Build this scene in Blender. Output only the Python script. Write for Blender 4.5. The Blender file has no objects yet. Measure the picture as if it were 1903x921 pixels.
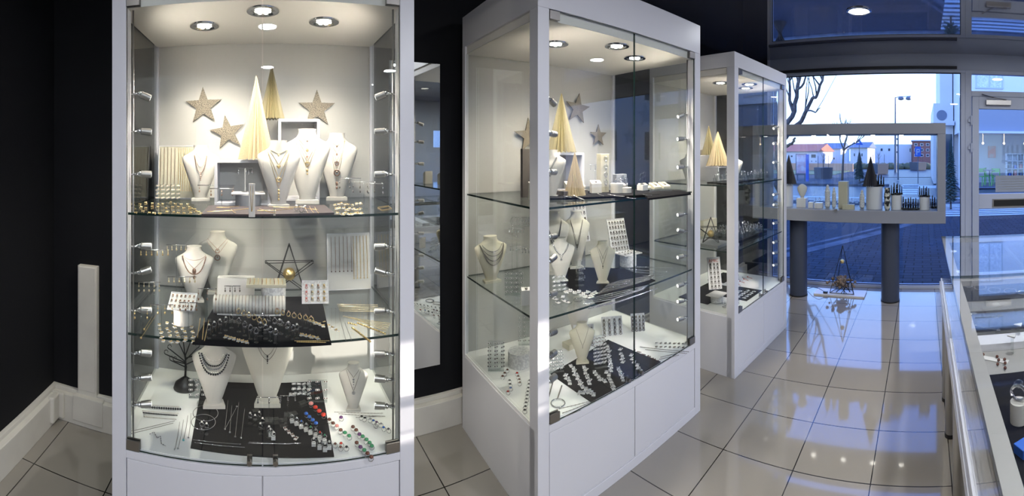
import bpy, math, random
from mathutils import Matrix, Vector
R = math.radians
PI = math.pi
rnd = random.Random(7)
SC = bpy.context.scene
COL = SC.collection

# ------------------------------------------------------------------ camera, world, sun, exposure
H = 1.5                      # eye height
HX, HY, FP = 497.0, 284.0, 775.0   # heading-zero column, horizon row, pixels per radian of the 1903x921 frame
cam_d = bpy.data.cameras.new('camera')
cam = bpy.data.objects.new('camera', cam_d)
COL.objects.link(cam)
cam.location = (0, 0, H)
cam.rotation_euler = (R(90), 0, -(951.5 - HX) / FP)
cam_d.type = 'PANO'
cam_d.clip_start = 0.01
cam_d.panorama_type = 'CENTRAL_CYLINDRICAL'
cam_d.central_cylindrical_range_u_min = -951.5 / FP
cam_d.central_cylindrical_range_u_max = 951.5 / FP
cam_d.central_cylindrical_range_v_min = -(921 - HY) / FP
cam_d.central_cylindrical_range_v_max = HY / FP
cam_d.central_cylindrical_radius = 1.0
SC.camera = cam

SC.view_settings.view_transform = 'Standard'
SC.view_settings.look = 'None'
SC.view_settings.gamma = 1.0
SC.view_settings.use_curve_mapping = False
SC.view_settings.exposure = 1.0
try:
    SC.cycles.use_denoising = True
    SC.cycles.max_bounces = 10
    SC.cycles.diffuse_bounces = 4
    SC.cycles.glossy_bounces = 6
    SC.cycles.transmission_bounces = 6
    SC.cycles.transparent_max_bounces = 32
    SC.cycles.caustics_reflective = False
    SC.cycles.caustics_refractive = False
    SC.cycles.sample_clamp_indirect = 4.0
except Exception:
    pass

W = bpy.data.worlds.new('sky')
SC.world = W
W.use_nodes = True
wn = W.node_tree.nodes; wl = W.node_tree.links
wn.clear()
w_out = wn.new('ShaderNodeOutputWorld'); w_bg = wn.new('ShaderNodeBackground')
w_tc = wn.new('ShaderNodeTexCoord'); w_sep = wn.new('ShaderNodeSeparateXYZ'); w_ramp = wn.new('ShaderNodeValToRGB')
wl.new(w_tc.outputs['Generated'], w_sep.inputs[0]); wl.new(w_sep.outputs['Z'], w_ramp.inputs[0])
w_ramp.color_ramp.elements[0].position = 0.0; w_ramp.color_ramp.elements[0].color = (0.46, 0.66, 1.0, 1)
w_ramp.color_ramp.elements[1].position = 0.5; w_ramp.color_ramp.elements[1].color = (0.10, 0.25, 0.92, 1)
e_ = w_ramp.color_ramp.elements.new(0.2); e_.color = (0.38, 0.60, 1.0, 1)
wl.new(w_ramp.outputs[0], w_bg.inputs[0]); w_bg.inputs[1].default_value = 2.1
wl.new(w_bg.outputs[0], w_out.inputs[0])

SUN_EL, SUN_AZ = R(10.5), R(30)      # low winter sun from beyond the south street
sd = bpy.data.lights.new('sun', 'SUN'); sd.energy = 5.0; sd.angle = R(0.5); sd.color = (1.0, 0.86, 0.78)
sun = bpy.data.objects.new('sun', sd); COL.objects.link(sun)
sun_dir = Vector((-math.sin(SUN_AZ) * math.cos(SUN_EL), math.cos(SUN_AZ) * math.cos(SUN_EL), -math.sin(SUN_EL)))
sun.rotation_euler = sun_dir.to_track_quat('-Z', 'Y').to_euler()

# ------------------------------------------------------------------ helpers
def G(x, y, z=0.0):
    "the point at height z that the photograph shows at pixel x, y"
    t = (x - HX) / FP; d = FP * (H - z) / (y - HY)
    return Vector((d * math.sin(t), d * math.cos(t), z))

def AT(x, y, dist):
    "the point at horizontal distance dist seen at pixel x, y"
    t = (x - HX) / FP
    return Vector((dist * math.sin(t), dist * math.cos(t), H - (y - HY) * dist / FP))

def YP(x, y, Y):
    "the point on the plane Y seen at pixel x, y"
    return AT(x, y, Y / math.cos((x - HX) / FP))

def XP(x, y, X):
    return AT(x, y, X / math.sin((x - HX) / FP))

def TO_CAM(v):
    "rotation about z that turns a thing's front (-y) to the point (0,0)"
    return math.atan2(-v[0], v[1])

class MB:
    def __init__(s):
        s.v = []; s.f = []; s.m = []; s.mi = 0; s.x = Matrix.Identity(4)
    def add(s, vs, fs, mi=None):
        b = len(s.v)
        s.v += [s.x @ Vector(p) for p in vs]
        s.f += [[b + i for i in f] for f in fs]
        s.m += [s.mi if mi is None else mi] * len(fs)
        return s
    def box(s, x0, x1, y0, y1, z0, z1, edge=None):
        vs = [(x0,y0,z0),(x1,y0,z0),(x1,y1,z0),(x0,y1,z0),(x0,y0,z1),(x1,y0,z1),(x1,y1,z1),(x0,y1,z1)]
        fs = [(3,2,1,0),(4,5,6,7),(0,1,5,4),(1,2,6,5),(2,3,7,6),(3,0,4,7)]
        if edge is None: return s.add(vs, fs)
        s.add(vs, fs[:2]); return s.add(vs, fs[2:], edge)
    def cbox(s, cx, cy, cz, sx, sy, sz):
        return s.box(cx-sx/2, cx+sx/2, cy-sy/2, cy+sy/2, cz-sz/2, cz+sz/2)
    def prism(s, poly, z0, z1, edge=None):
        n = len(poly)
        vs = [(p[0], p[1], z0) for p in poly] + [(p[0], p[1], z1) for p in poly]
        s.add(vs, [list(range(n))[::-1], list(range(n, 2*n))])
        return s.add(vs, [(i, (i+1) % n, n+(i+1) % n, n+i) for i in range(n)], edge)
    def lathe(s, prof, seg=16, c=(0,0,0), sx=1, sy=1, cap=True):
        vs = []; fs = []
        for r, z in prof:
            for k in range(seg):
                a = 2*PI*k/seg
                vs.append((c[0]+r*math.cos(a)*sx, c[1]+r*math.sin(a)*sy, c[2]+z))
        for j in range(len(prof)-1):
            for k in range(seg):
                k2 = (k+1) % seg
                fs.append((j*seg+k, j*seg+k2, (j+1)*seg+k2, (j+1)*seg+k))
        if cap:
            fs.append([k for k in range(seg)][::-1]); fs.append([(len(prof)-1)*seg+k for k in range(seg)])
        return s.add(vs, fs)
    def cyl(s, c, r, h, seg=14, r2=None):
        return s.lathe([(r,0),(r if r2 is None else r2,h)], seg, c)
    def sph(s, c, r, seg=8, rings=5, sx=1, sy=1, sz=1):
        return s.lathe([(max(1e-5, r*math.sin(PI*j/rings)), -r*sz*math.cos(PI*j/rings)) for j in range(rings+1)], seg, c, sx, sy, False)
    def tube(s, pts, r, seg=5, closed=False, r2=None):
        pts = [Vector(p) for p in pts]; n = len(pts)
        vs = []; fs = []
        for i, p in enumerate(pts):
            a = pts[i-1] if (i > 0 or closed) else p
            b = pts[(i+1) % n] if (i < n-1 or closed) else p
            t = (b - a)
            t = t.normalized() if t.length > 1e-9 else Vector((0,0,1))
            u = t.cross(Vector((0,0,1)))
            if u.length < 1e-3: u = t.cross(Vector((0,1,0)))
            u.normalize(); w = t.cross(u)
            rr = r if r2 is None else r + (r2 - r)*i/(n-1)
            for k in range(seg):
                q = 2*PI*k/seg
                vs.append(p + u*math.cos(q)*rr + w*math.sin(q)*rr)
        m = n if closed else n-1
        for i in range(m):
            j = (i+1) % n
            for k in range(seg):
                k2 = (k+1) % seg
                fs.append((i*seg+k, i*seg+k2, j*seg+k2, j*seg+k))
        if not closed:
            fs.append(list(range(seg))[::-1]); fs.append([(n-1)*seg+k for k in range(seg)])
        return s.add(vs, fs)
    def ring(s, c, R0, r, ax='z', seg=20, ts=5):
        pts = []
        for k in range(seg):
            a = 2*PI*k/seg; u, w = R0*math.cos(a), R0*math.sin(a)
            pts.append({'z': (c[0]+u, c[1]+w, c[2]), 'y': (c[0]+u, c[1], c[2]+w), 'x': (c[0], c[1]+u, c[2]+w)}[ax])
        return s.tube(pts, r, ts, True)
    def beads(s, pts, r, step, seg=6, rings=4):
        acc = 0; pts = [Vector(p) for p in pts]; last = -step
        for a, b in zip(pts, pts[1:]):
            L = (b-a).length
            while last + step <= acc + L:
                last += step; s.sph(a.lerp(b, (last-acc)/max(L,1e-9)), r, seg, rings)
            acc += L
        return s
    def build(s, name, mats, parent=None, smooth=False, bevel=0.0, loc=None):
        me = bpy.data.meshes.new(name)
        me.from_pydata([tuple(v) for v in s.v], [], s.f)
        if not isinstance(mats, (list, tuple)): mats = [mats]
        for m in mats: me.materials.append(m)
        me.polygons.foreach_set('material_index', s.m)
        if smooth: me.polygons.foreach_set('use_smooth', [True]*len(s.f))
        me.update()
        o = bpy.data.objects.new(name, me); COL.objects.link(o)
        if smooth == 'auto':
            try:
                me.set_sharp_from_angle(angle=R(40))
            except Exception: pass
        if parent: o.parent = parent
        if loc is not None: o.location = loc
        if bevel:
            b = o.modifiers.new('bevel', 'BEVEL'); b.width = bevel; b.segments = 2; b.limit_method = 'ANGLE'
        return o

def empty(name, loc, rz=0.0, label=None, cat=None, group=None):
    o = bpy.data.objects.new(name, None); COL.objects.link(o)
    o.empty_display_size = 0.05
    o.location = loc; o.rotation_euler = (0, 0, rz)
    if label: tag(o, label, cat, group)
    return o

def tag(o, label=None, cat=None, group=None, kind=None):
    if label: o['label'] = label
    if cat: o['category'] = cat
    if group: o['group'] = group
    if kind: o['kind'] = kind
    return o

def struct(o):
    o['kind'] = 'structure'; return o

def clone(o, parent=None):
    c = o.copy(); COL.objects.link(c)
    if parent: c.parent = parent
    for ch in list(o.children): clone(ch, c)
    return c

PROTO = {}
def place(key, make, loc, rz=0.0, label=None, cat=None, group=None, s=1.0, rx=0.0):
    "the first call builds the thing, each later one copies it and its parts"
    if key in PROTO: r = clone(PROTO[key])
    else: r = PROTO[key] = make()
    r.location = loc; r.rotation_euler = (rx, 0, rz); r.scale = (s, s, s)
    if 'group' in r.keys() and not group: del r['group']
    tag(r, label, cat, group)
    return r

# ------------------------------------------------------------------ materials
def mat(name, c, rough=0.5, metal=0.0, spec=0.5, coat=0.0, cior=1.5, emit=None, es=0.0, noise=None, bump=None, alpha=None):
    m = bpy.data.materials.new(name); m.use_nodes = True
    nt = m.node_tree; b = nt.nodes['Principled BSDF']
    b.inputs['Base Color'].default_value = (*c, 1); b.inputs['Roughness'].default_value = rough
    b.inputs['Metallic'].default_value = metal; b.inputs['Specular IOR Level'].default_value = spec
    b.inputs['Coat Weight'].default_value = coat; b.inputs['Coat Roughness'].default_value = 0.03; b.inputs['Coat IOR'].default_value = cior
    if emit: b.inputs['Emission Color'].default_value = (*emit, 1); b.inputs['Emission Strength'].default_value = es
    if noise:   # (scale, amount, second colour)
        t = nt.nodes.new('ShaderNodeTexCoord'); n = nt.nodes.new('ShaderNodeTexNoise'); r = nt.nodes.new('ShaderNodeValToRGB')
        n.inputs['Scale'].default_value = noise[0]; n.inputs['Detail'].default_value = 4
        nt.links.new(t.outputs['Object'], n.inputs['Vector']); nt.links.new(n.outputs['Fac'], r.inputs[0])
        r.color_ramp.elements[0].position = 0.5 - noise[1]; r.color_ramp.elements[1].position = 0.5 + noise[1]
        r.color_ramp.elements[0].color = (*c, 1); r.color_ramp.elements[1].color = (*noise[2], 1)
        nt.links.new(r.outputs[0], b.inputs['Base Color'])
    if bump:    # (scale, strength)
        t = nt.nodes.new('ShaderNodeTexCoord'); n = nt.nodes.new('ShaderNodeTexNoise'); k = nt.nodes.new('ShaderNodeBump')
        n.inputs['Scale'].default_value = bump[0]; k.inputs['Strength'].default_value = bump[1]; k.inputs['Distance'].default_value = 0.002
        nt.links.new(t.outputs['Object'], n.inputs['Vector']); nt.links.new(n.outputs['Fac'], k.inputs['Height'])
        nt.links.new(k.outputs[0], b.inputs['Normal'])
    return m

def glass(name, tint=(0.97, 0.985, 0.98), f0=0.04, rough=0.0, gloss=(1,1,1)):
    "clear pane: straight view through plus Schlick reflection on both faces"
    m = bpy.data.materials.new(name); m.use_nodes = True
    nt = m.node_tree; N = nt.nodes; L = nt.links; N.clear()
    out = N.new('ShaderNodeOutputMaterial'); mix = N.new('ShaderNodeMixShader')
    tr = N.new('ShaderNodeBsdfTransparent'); gl = N.new('ShaderNodeBsdfGlossy')
    tr.inputs[0].default_value = (*tint, 1); gl.inputs['Color'].default_value = (*gloss, 1); gl.inputs['Roughness'].default_value = rough
    ge = N.new('ShaderNodeNewGeometry'); dt = N.new('ShaderNodeVectorMath'); dt.operation = 'DOT_PRODUCT'
    L.new(ge.outputs['Normal'], dt.inputs[0]); L.new(ge.outputs['Incoming'], dt.inputs[1])
    def mth(op, a, b=None):
        n = N.new('ShaderNodeMath'); n.operation = op
        for i, q in enumerate((a, b)):
            if q is None: continue
            if isinstance(q, (int, float)): n.inputs[i].default_value = q
            else: L.new(q, n.inputs[i])
        return n.outputs[0]
    ab = mth('ABSOLUTE', dt.outputs['Value']); om = mth('SUBTRACT', 1.0, ab); p5 = mth('POWER', om, 5.0)
    sc = mth('MULTIPLY', p5, 1 - f0); fac = mth('ADD', sc, f0)
    L.new(fac, mix.inputs[0]); L.new(tr.outputs[0], mix.inputs[1]); L.new(gl.outputs[0], mix.inputs[2])
    L.new(mix.outputs[0], out.inputs[0])
    return m

def tiles(name, c1, c2, grout, sx, sy, gap, rough, offx=0.0, offy=0.0, offset=0.0, noise=0.0, coat=0.0, spec=0.5, rot=0.0):
    m = bpy.data.materials.new(name); m.use_nodes = True
    nt = m.node_tree; N = nt.nodes; L = nt.links; b = N['Principled BSDF']
    t = N.new('ShaderNodeTexCoord'); mp = N.new('ShaderNodeMapping'); br = N.new('ShaderNodeTexBrick')
    mp.inputs['Location'].default_value = (offx, offy, 0); mp.inputs['Rotation'].default_value = (0, 0, rot)
    L.new(t.outputs['Object'], mp.inputs[0]); L.new(mp.outputs[0], br.inputs['Vector'])
    br.offset = offset; br.squash = 1.0
    br.inputs['Color1'].default_value = (*c1, 1); br.inputs['Color2'].default_value = (*c2, 1); br.inputs['Mortar'].default_value = (*grout, 1)
    br.inputs['Scale'].default_value = 1.0; br.inputs['Mortar Size'].default_value = gap
    br.inputs['Brick Width'].default_value = sx; br.inputs['Row Height'].default_value = sy; br.inputs['Mortar Smooth'].default_value = 0.1
    if noise:
        n = N.new('ShaderNodeTexNoise'); n.inputs['Scale'].default_value = 3.0; n.inputs['Detail'].default_value = 6
        L.new(t.outputs['Object'], n.inputs['Vector'])
        mx = N.new('ShaderNodeMixRGB'); mx.blend_type = 'MULTIPLY'; mx.inputs[0].default_value = noise
        L.new(br.outputs['Color'], mx.inputs[1]); L.new(n.outputs['Fac'], mx.inputs[2]); L.new(mx.outputs[0], b.inputs['Base Color'])
    else: L.new(br.outputs['Color'], b.inputs['Base Color'])
    b.inputs['Roughness'].default_value = rough; b.inputs['Coat Weight'].default_value = coat; b.inputs['Coat Roughness'].default_value = 0.012; b.inputs['Coat IOR'].default_value = 1.7
    b.inputs['Specular IOR Level'].default_value = spec
    bp = N.new('ShaderNodeBump'); bp.invert = True; bp.inputs['Strength'].default_value = 0.3; bp.inputs['Distance'].default_value = 0.002
    L.new(br.outputs['Fac'], bp.inputs['Height']); L.new(bp.outputs[0], b.inputs['Normal'])
    return m

M = {}
M['white'] = mat('white_lacquer', (0.70, 0.70, 0.74), 0.28, noise=(2, 0.3, (0.67, 0.67, 0.72)))
M['panel'] = mat('white_back_panel', (0.47, 0.46, 0.44), 0.4, noise=(1.5, 0.3, (0.44, 0.44, 0.42)))
M['caseceil'] = mat('case_ceiling_white', (0.80, 0.77, 0.72), 0.4)
M['casefloor'] = mat('case_floor_laminate', (0.86, 0.86, 0.85), 0.35)
M['seam'] = mat('dark_seam', (0.05, 0.05, 0.06), 0.6)
M['black_wall'] = mat('black_wall_paint', (0.0035, 0.004, 0.006), 0.75, spec=0.25, bump=(60, 0.15))
M['offwall'] = mat('grey_wall_paint', (0.40, 0.40, 0.42), 0.7, bump=(40, 0.1))
M['trunk'] = mat('white_trunking', (0.62, 0.60, 0.55), 0.4, noise=(8, 0.25, (0.56, 0.54, 0.50)))
M['floor'] = tiles('beige_floor_tile', (0.27, 0.25, 0.22), (0.29, 0.265, 0.235), (0.02, 0.018, 0.016), 0.368, 0.368, 0.0028, 0.07, offx=-0.035, offy=-0.235, noise=0.15, coat=0.4)
M['ceil'] = mat('glossy_stretch_ceiling', (0.12, 0.125, 0.16), 0.02, spec=0.8, coat=1.0, cior=2.5)
M['frame'] = mat('grey_aluminium_frame', (0.46, 0.51, 0.64), 0.4)
M['darkgap'] = mat('rubber_gasket', (0.02, 0.02, 0.025), 0.6)
M['glass'] = glass('clear_glass')
M['window'] = glass('window_glass', (0.96, 0.98, 0.98))
M['sideglass'] = glass('grey_side_glass', (0.90, 0.91, 0.90), 0.05)
M['shelf'] = glass('shelf_glass', (0.955, 0.975, 0.965), 0.045)
M['edge'] = mat('green_glass_edge', (0.01, 0.028, 0.024), 0.15)
M['acrylic'] = glass('clear_acrylic', (0.90, 0.92, 0.92), 0.08)
M['mirror'] = mat('mirror_silver', (0.9, 0.92, 0.92), 0.0, 1.0)
M['chrome'] = mat('polished_chrome', (0.72, 0.72, 0.72), 0.12, 1.0)
M['steel'] = mat('brushed_steel', (0.45, 0.44, 0.43), 0.32, 1.0)
M['hinge'] = mat('grey_hinge_plate', (0.33, 0.31, 0.29), 0.3, 1.0)
M['bust'] = mat('white_leatherette', (0.60, 0.575, 0.53), 0.45, bump=(300, 0.2))
M['bustgrey'] = mat('ivory_velvet', (0.62, 0.60, 0.53), 0.7, bump=(300, 0.2))
M['cream'] = mat('cream_leatherette', (0.52, 0.49, 0.38), 0.5)
M['white_card'] = mat('white_card', (0.66, 0.645, 0.63), 0.5)
M['grid'] = mat('white_textured_card', (0.72, 0.72, 0.72), 0.5, noise=(90, 0.04, (0.55, 0.55, 0.56)))
M['mat'] = mat('charcoal_felt', (0.009, 0.009, 0.011), 0.9, spec=0.1, bump=(400, 0.3))
M['tray'] = mat('dark_aubergine_tray', (0.035, 0.025, 0.028), 0.6)
M['gold'] = mat('gold_metal', (0.95, 0.70, 0.32), 0.32, 1.0)
M['goldm'] = mat('pale_gold_metal', (0.95, 0.80, 0.52), 0.32, 1.0)
M['rose'] = mat('rose_gold_metal', (0.45, 0.28, 0.20), 0.35, 1.0)
M['silver'] = mat('silver_metal', (0.78, 0.78, 0.80), 0.2, 1.0)
M['dsilver'] = mat('oxidised_silver', (0.20, 0.18, 0.16), 0.35, 0.8)
M['black'] = mat('black_metal', (0.012, 0.012, 0.013), 0.4)
M['plastic'] = mat('black_plastic', (0.01, 0.01, 0.014), 0.35)
M['cardboard'] = mat('champagne_pleated_paper', (0.42, 0.33, 0.19), 0.45, noise=(500, 0.15, (0.54, 0.45, 0.30)))
M['olive'] = mat('olive_gold_pleated_paper', (0.17, 0.14, 0.07), 0.4, noise=(500, 0.15, (0.22, 0.19, 0.10)))
M['greycone'] = mat('charcoal_pleated_paper', (0.03, 0.03, 0.045), 0.6)
M['glitter'] = mat('champagne_glitter', (0.03, 0.024, 0.017), 0.5, 0.1, noise=(300, 0.09, (0.36, 0.31, 0.23)))
M['pearl'] = mat('pearl', (0.78, 0.74, 0.68), 0.25)
M['onyx'] = mat('black_bead', (0.02, 0.02, 0.025), 0.2)
M['greybead'] = mat('grey_bead', (0.25, 0.25, 0.27), 0.3)
M['red'] = mat('red_stone', (0.50, 0.03, 0.015), 0.25)
M['blue'] = mat('blue_stone', (0.02, 0.11, 0.45), 0.25)
M['green'] = mat('green_stone', (0.04, 0.22, 0.10), 0.25)
M['violet'] = mat('violet_stone', (0.10, 0.03, 0.12), 0.25)
M['brown'] = mat('brown_stone', (0.11, 0.04, 0.025), 0.25)
M['turq'] = mat('turquoise_stone', (0.10, 0.35, 0.38), 0.3)
M['pink'] = mat('pink_stone', (0.60, 0.22, 0.20), 0.3)
M['taupe'] = mat('taupe_board', (0.10, 0.085, 0.075), 0.7)
M['greyblock'] = mat('mid_grey_block', (0.28, 0.29, 0.31), 0.6)
M['spotled'] = mat('lit_spotlight_lens', (1, 1, 1), 0.4, emit=(1.0, 0.95, 0.88), es=1.3)
M['led'] = mat('lit_led_lens', (1, 1, 1), 0.4, emit=(1.0, 0.93, 0.82), es=14)
M['ledw'] = mat('lit_panel_diffuser', (1, 1, 1), 0.4, emit=(0.95, 0.97, 1.0), es=6)
M['reflector'] = mat('lamp_reflector', (0.55, 0.55, 0.55), 0.15, 1.0)
# ------------------------------------------------------------------ room shell
def wall(name, x0, x1, y0, y1, z0, z1, m):
    return struct(MB().box(x0, x1, y0, y1, z0, z1).build(name, m))

WX = 4.62                        # inner face of the shop front
wall('floor', -1.3, WX + 0.06, -4.1, 2.25, -0.1, 0.0, M['floor'])
wall('ceiling', -1.3, WX + 0.1, -4.1, 2.25, 2.60, 2.72, M['ceil'])
wall('wall_back', -1.3, WX + 0.1, 2.12, 2.25, 0, 2.60, M['black_wall'])
wall('wall_left', -1.3, -1.19, -4.1, 2.12, 0, 2.60, M['black_wall'])
sw = MB()                        # unseen rear wall; its window slot is sized to shape the sun patches
sw.box(-1.19, 3.45, -4.1, -4.0, 0, 2.6); sw.box(4.15, WX + 0.1, -4.1, -4.0, 0, 2.6)
sw.box(3.45, 4.15, -4.1, -4.0, 0, 1.62); sw.box(3.45, 4.15, -4.1, -4.0, 1.98, 2.6)
struct(sw.build('wall_rear', M['offwall']))
struct(MB().box(3.45, 4.15, -4.06, -4.05, 1.62, 1.98).build('window_3', M['window']))
wall('wall_front_corner', WX, WX + 0.1, 1.80, 2.12, 0, 2.60, M['black_wall'])
wall('trim_jamb', WX - 0.01, WX + 0.1, 1.772, 1.799, 0, 2.60, M['white'])
wall('trim_lintel', WX, WX + 0.1, -4.0, 1.77, 2.42, 2.60, M['frame'])
struct(MB().box(WX - 0.045, WX - 0.001, -0.38, 1.77, 2.43, 2.455).build('trim_blind_track', M['darkgap']))

def window(n, y0, y1, z0, z1, fr=0.05):
    f = MB()
    x0, x1 = WX - 0.01, WX + 0.06
    f.box(x0, x1, y0, y1, z0, z0 + 0.035); f.box(x0, x1, y0, y1, z1 - 0.03, z1)
    f.box(x0, x1, y0, y0 + fr, z0 + 0.035, z1 - 0.03); f.box(x0, x1, y1 - fr * 0.5, y1, z0 + 0.035, z1 - 0.03)
    o = struct(f.build('window_%d' % n, M['frame'], bevel=0.002))
    g = MB().box(WX + 0.02, WX + 0.028, y0 + fr, y1 - fr * 0.5, z0 + 0.035, z1 - 0.03).build('window_glass', M['window'], o)
    k = MB(); a, b, c, d = y0 + fr, y1 - fr * 0.5, z0 + 0.035, z1 - 0.03
    for q in ((a, a + 0.008, c, d), (b - 0.008, b, c, d), (a, b, c, c + 0.008), (a, b, d - 0.01, d)): k.box(WX + 0.004, WX + 0.018, *q)
    k.build('gasket', M['darkgap'], o)
    return o
window(1, -0.475, 1.77, 0.0, 2.42)
window(2, -4.0, -1.60, 0.0, 2.42)

# glazed entrance door with transom
D0, D1 = -0.50, -1.60
f = MB(); x0, x1 = WX - 0.015, WX + 0.06
f.box(x0, x1, D0 - 0.045, D0 + 0.025, 0, 2.42); f.box(x0, x1, D1, D1 + 0.05, 0, 2.42)
f.box(x0, x1, D1 + 0.05, D0 - 0.045, 2.38, 2.42); f.box(x0, x1, D1 + 0.05, D0 - 0.045, 2.13, 2.19)
door = struct(f.build('door_1', M['frame'], bevel=0.002))
MB().box(WX + 0.01, WX + 0.018, D1 + 0.05, D0 - 0.045, 2.19, 2.38).build('transom_glass', M['window'], door)
lf = MB(); a, b = D1 + 0.055, D0 - 0.05
x0, x1 = WX - 0.035, WX + 0.03
lf.box(x0, x1, b - 0.075, b, 0.02, 2.125); lf.box(x0, x1, a, a + 0.075, 0.02, 2.125)
lf.box(x0, x1, a + 0.075, b - 0.075, 1.99, 2.125); lf.box(x0, x1, a + 0.075, b - 0.075, 0.88, 1.045); lf.box(x0, x1, a + 0.075, b - 0.075, 0.02, 0.16)
leaf = lf.build('door_leaf', M['frame'], door, bevel=0.003)
MB().box(WX - 0.006, WX + 0.002, a + 0.075, b - 0.075, 1.045, 1.99).build('upper_pane', M['window'], leaf)
MB().box(WX - 0.006, WX + 0.002, a + 0.075, b - 0.075, 0.16, 0.88).build('lower_pane', M['window'], leaf)
MB().box(WX - 0.041, WX - 0.034, -1.14, -0.79, 0.905, 0.975).build('letter_slot', M['black'], leaf)
sf = MB()
for q in ((-1.155, -0.775, 0.895, 0.905), (-1.155, -0.775, 0.975, 0.985), (-1.155, -1.14, 0.905, 0.975), (-0.79, -0.775, 0.905, 0.975)): sf.box(WX - 0.044, WX - 0.035, *q)
sf.build('slot_frame', M['steel'], leaf)
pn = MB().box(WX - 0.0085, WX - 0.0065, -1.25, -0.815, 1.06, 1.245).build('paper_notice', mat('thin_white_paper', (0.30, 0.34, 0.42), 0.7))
k = MB()
for i in range(5): k.box(WX - 0.0092, WX - 0.0086, -1.22, -0.86 - 0.02*(i % 2), 1.09 + i*0.028, 1.094 + i*0.028)
k.build('handwriting', M['steel'], pn)
tag(pn, 'pale paper notice with faint handwriting taped to the glass of the entrance door', 'notice')
for z in (1.86, 1.56, 0.5):
    h = MB(); h.cyl((WX - 0.045, b + 0.012, z - 0.05), 0.011, 0.1, 10); h.box(WX - 0.043, WX - 0.034, b - 0.03, b + 0.045, z - 0.02, z + 0.02)
    h.build('hinge', M['frame'], leaf, smooth='auto')
c = MB(); c.box(WX - 0.085, WX - 0.036, -0.98, -0.70, 2.03, 2.085); c.tube([(WX - 0.06, -0.93, 2.09), (WX - 0.11, -0.78, 2.105), (WX - 0.03, -0.66, 2.15)], 0.008, 6)
c.build('door_closer', M['steel'], leaf, bevel=0.002)

# trunking along the floor and up the back wall
tb = MB(); tb.box(-1.19, 4.62, 2.065, 2.12, 0.0, 0.15); tb.box(-1.19, 4.62, 2.095, 2.12, 0.15, 0.172)
struct(tb.build('baseboard_back', M['trunk'], bevel=0.003))
tb = MB(); tb.box(-1.19, -1.135, -4.0, 2.065, 0.0, 0.15); tb.box(-1.19, -1.165, -4.0, 2.095, 0.15, 0.172)
struct(tb.build('baseboard_left', M['trunk'], bevel=0.003))
v = MB(); v.box(-1.02, -0.905, 2.085, 2.12, 0.16, 0.877); v.box(-1.035, -0.86, 2.055, 2.09, 0.03, 0.165)
v.box(-1.012, -0.913, 2.080, 2.085, 0.19, 0.872)
struct(v.build('trim_cable_riser', M['trunk'], bevel=0.003))
e = MB(); e.box(-1.165, -1.09, 2.045, 2.07, 0.02, 0.16); e.box(-1.15, -1.115, 1.98, 2.05, 0.02, 0.16)
struct(e.build('trim_trunking_elbow', M['trunk'], bevel=0.008))

# ------------------------------------------------------------------ ceiling lights of the shop
def lamp(name, kind, loc, energy, col, size=0.03, spot=None, target=None, blend=0.6, parent=None):
    d = bpy.data.lights.new(name, kind); d.energy = energy; d.color = col
    if kind in ('SPOT', 'POINT'): d.shadow_soft_size = size
    if kind == 'AREA': d.shape = 'DISK'; d.size = size
    if spot: d.spot_size = spot; d.spot_blend = blend
    o = bpy.data.objects.new(name, d); COL.objects.link(o); o.location = loc
    if target is not None:
        o.rotation_euler = (Vector(target) - Vector(loc)).to_track_quat('-Z', 'Y').to_euler()
    if parent: o.parent = parent
    return o

def make_ceiling_light():
    t = empty('ceiling_light', (0,0,0))
    MB().lathe([(0.098, 0), (0.098, -0.006), (0.082, -0.012), (0.078, -0.004), (0.078, 0)], 32, cap=False).build('trim_ring', M['chrome'], t, smooth='auto')
    MB().lathe([(0.001, -0.006), (0.079, -0.005), (0.079, -0.001), (0.001, -0.001)], 32, cap=False).build('diffuser', M['ledw'], t)
    return t
CL = [(3.19, 0.49, 'round recessed ceiling light in the glossy ceiling above the tiled aisle'),
      (1.6, -0.7, None), (3.2, -1.1, None), (0.0, -0.7, None), (-0.6, 0.25, None), (0.0, -2.4, None), (1.6, -2.4, None), (3.2, -2.7, None)]  # the one left of the viewer is added to brighten the middle case's side
for x, y, l in CL:
    place('cl', make_ceiling_light, (x, y, 2.60), 0, l or 'round recessed ceiling light over the sales floor behind the viewer', 'ceiling light', None if l else 'ceiling lights behind the viewer')
    lamp('ceiling_light_glow', 'AREA', (x, y, 2.585), 2.5 if l else (3.5 if x > 3 else (2.5 if y > 0 else 18)), (0.93, 0.95, 1.0), 0.15, target=(x, y, 0))

# ------------------------------------------------------------------ display cases
ZS = [1.72, 1.58, 1.42, 1.15, 1.05, 0.91, 0.75, 0.655, 0.555]
S1, S2, S0 = 1.280, 0.835, 0.415      # shelf tops and case floor

def spot_head(t, x, y, z, side, k):
    b = MB(); b.tube([(x, y, z), (x + side*0.018, y + 0.004, z + 0.002)], 0.006, 8); b.sph((x + side*0.02, y + 0.004, z + 0.002), 0.0095, 10, 6)
    b.ring((x, y, z), 0.0085, 0.003, 'z', 12, 5)
    s = b.build('spotlight', M['chrome'], t, smooth=True)
    tilt = [-0.7, -0.15, -0.12, -0.1, 0.5, -0.1, -0.15, 0.1, 0.05][k] * 0.6
    d = Vector((side * math.cos(tilt), 0.35, math.sin(tilt))).normalized()
    p = Vector((x + side*0.02, y + 0.004, z + 0.002))
    h = MB(); h.tube([p + d*0.006, p + d*0.014, p + d*0.020], 0.0125, 14); h.tube([p + d*0.020, p + d*0.044], 0.0135, 14)
    h.build('spotlight_head', M['steel'], s, smooth='auto')
    MB().tube([p + d*0.0442, p + d*0.0452], 0.0085, 14).build('lens', M['spotled'], s)

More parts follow.
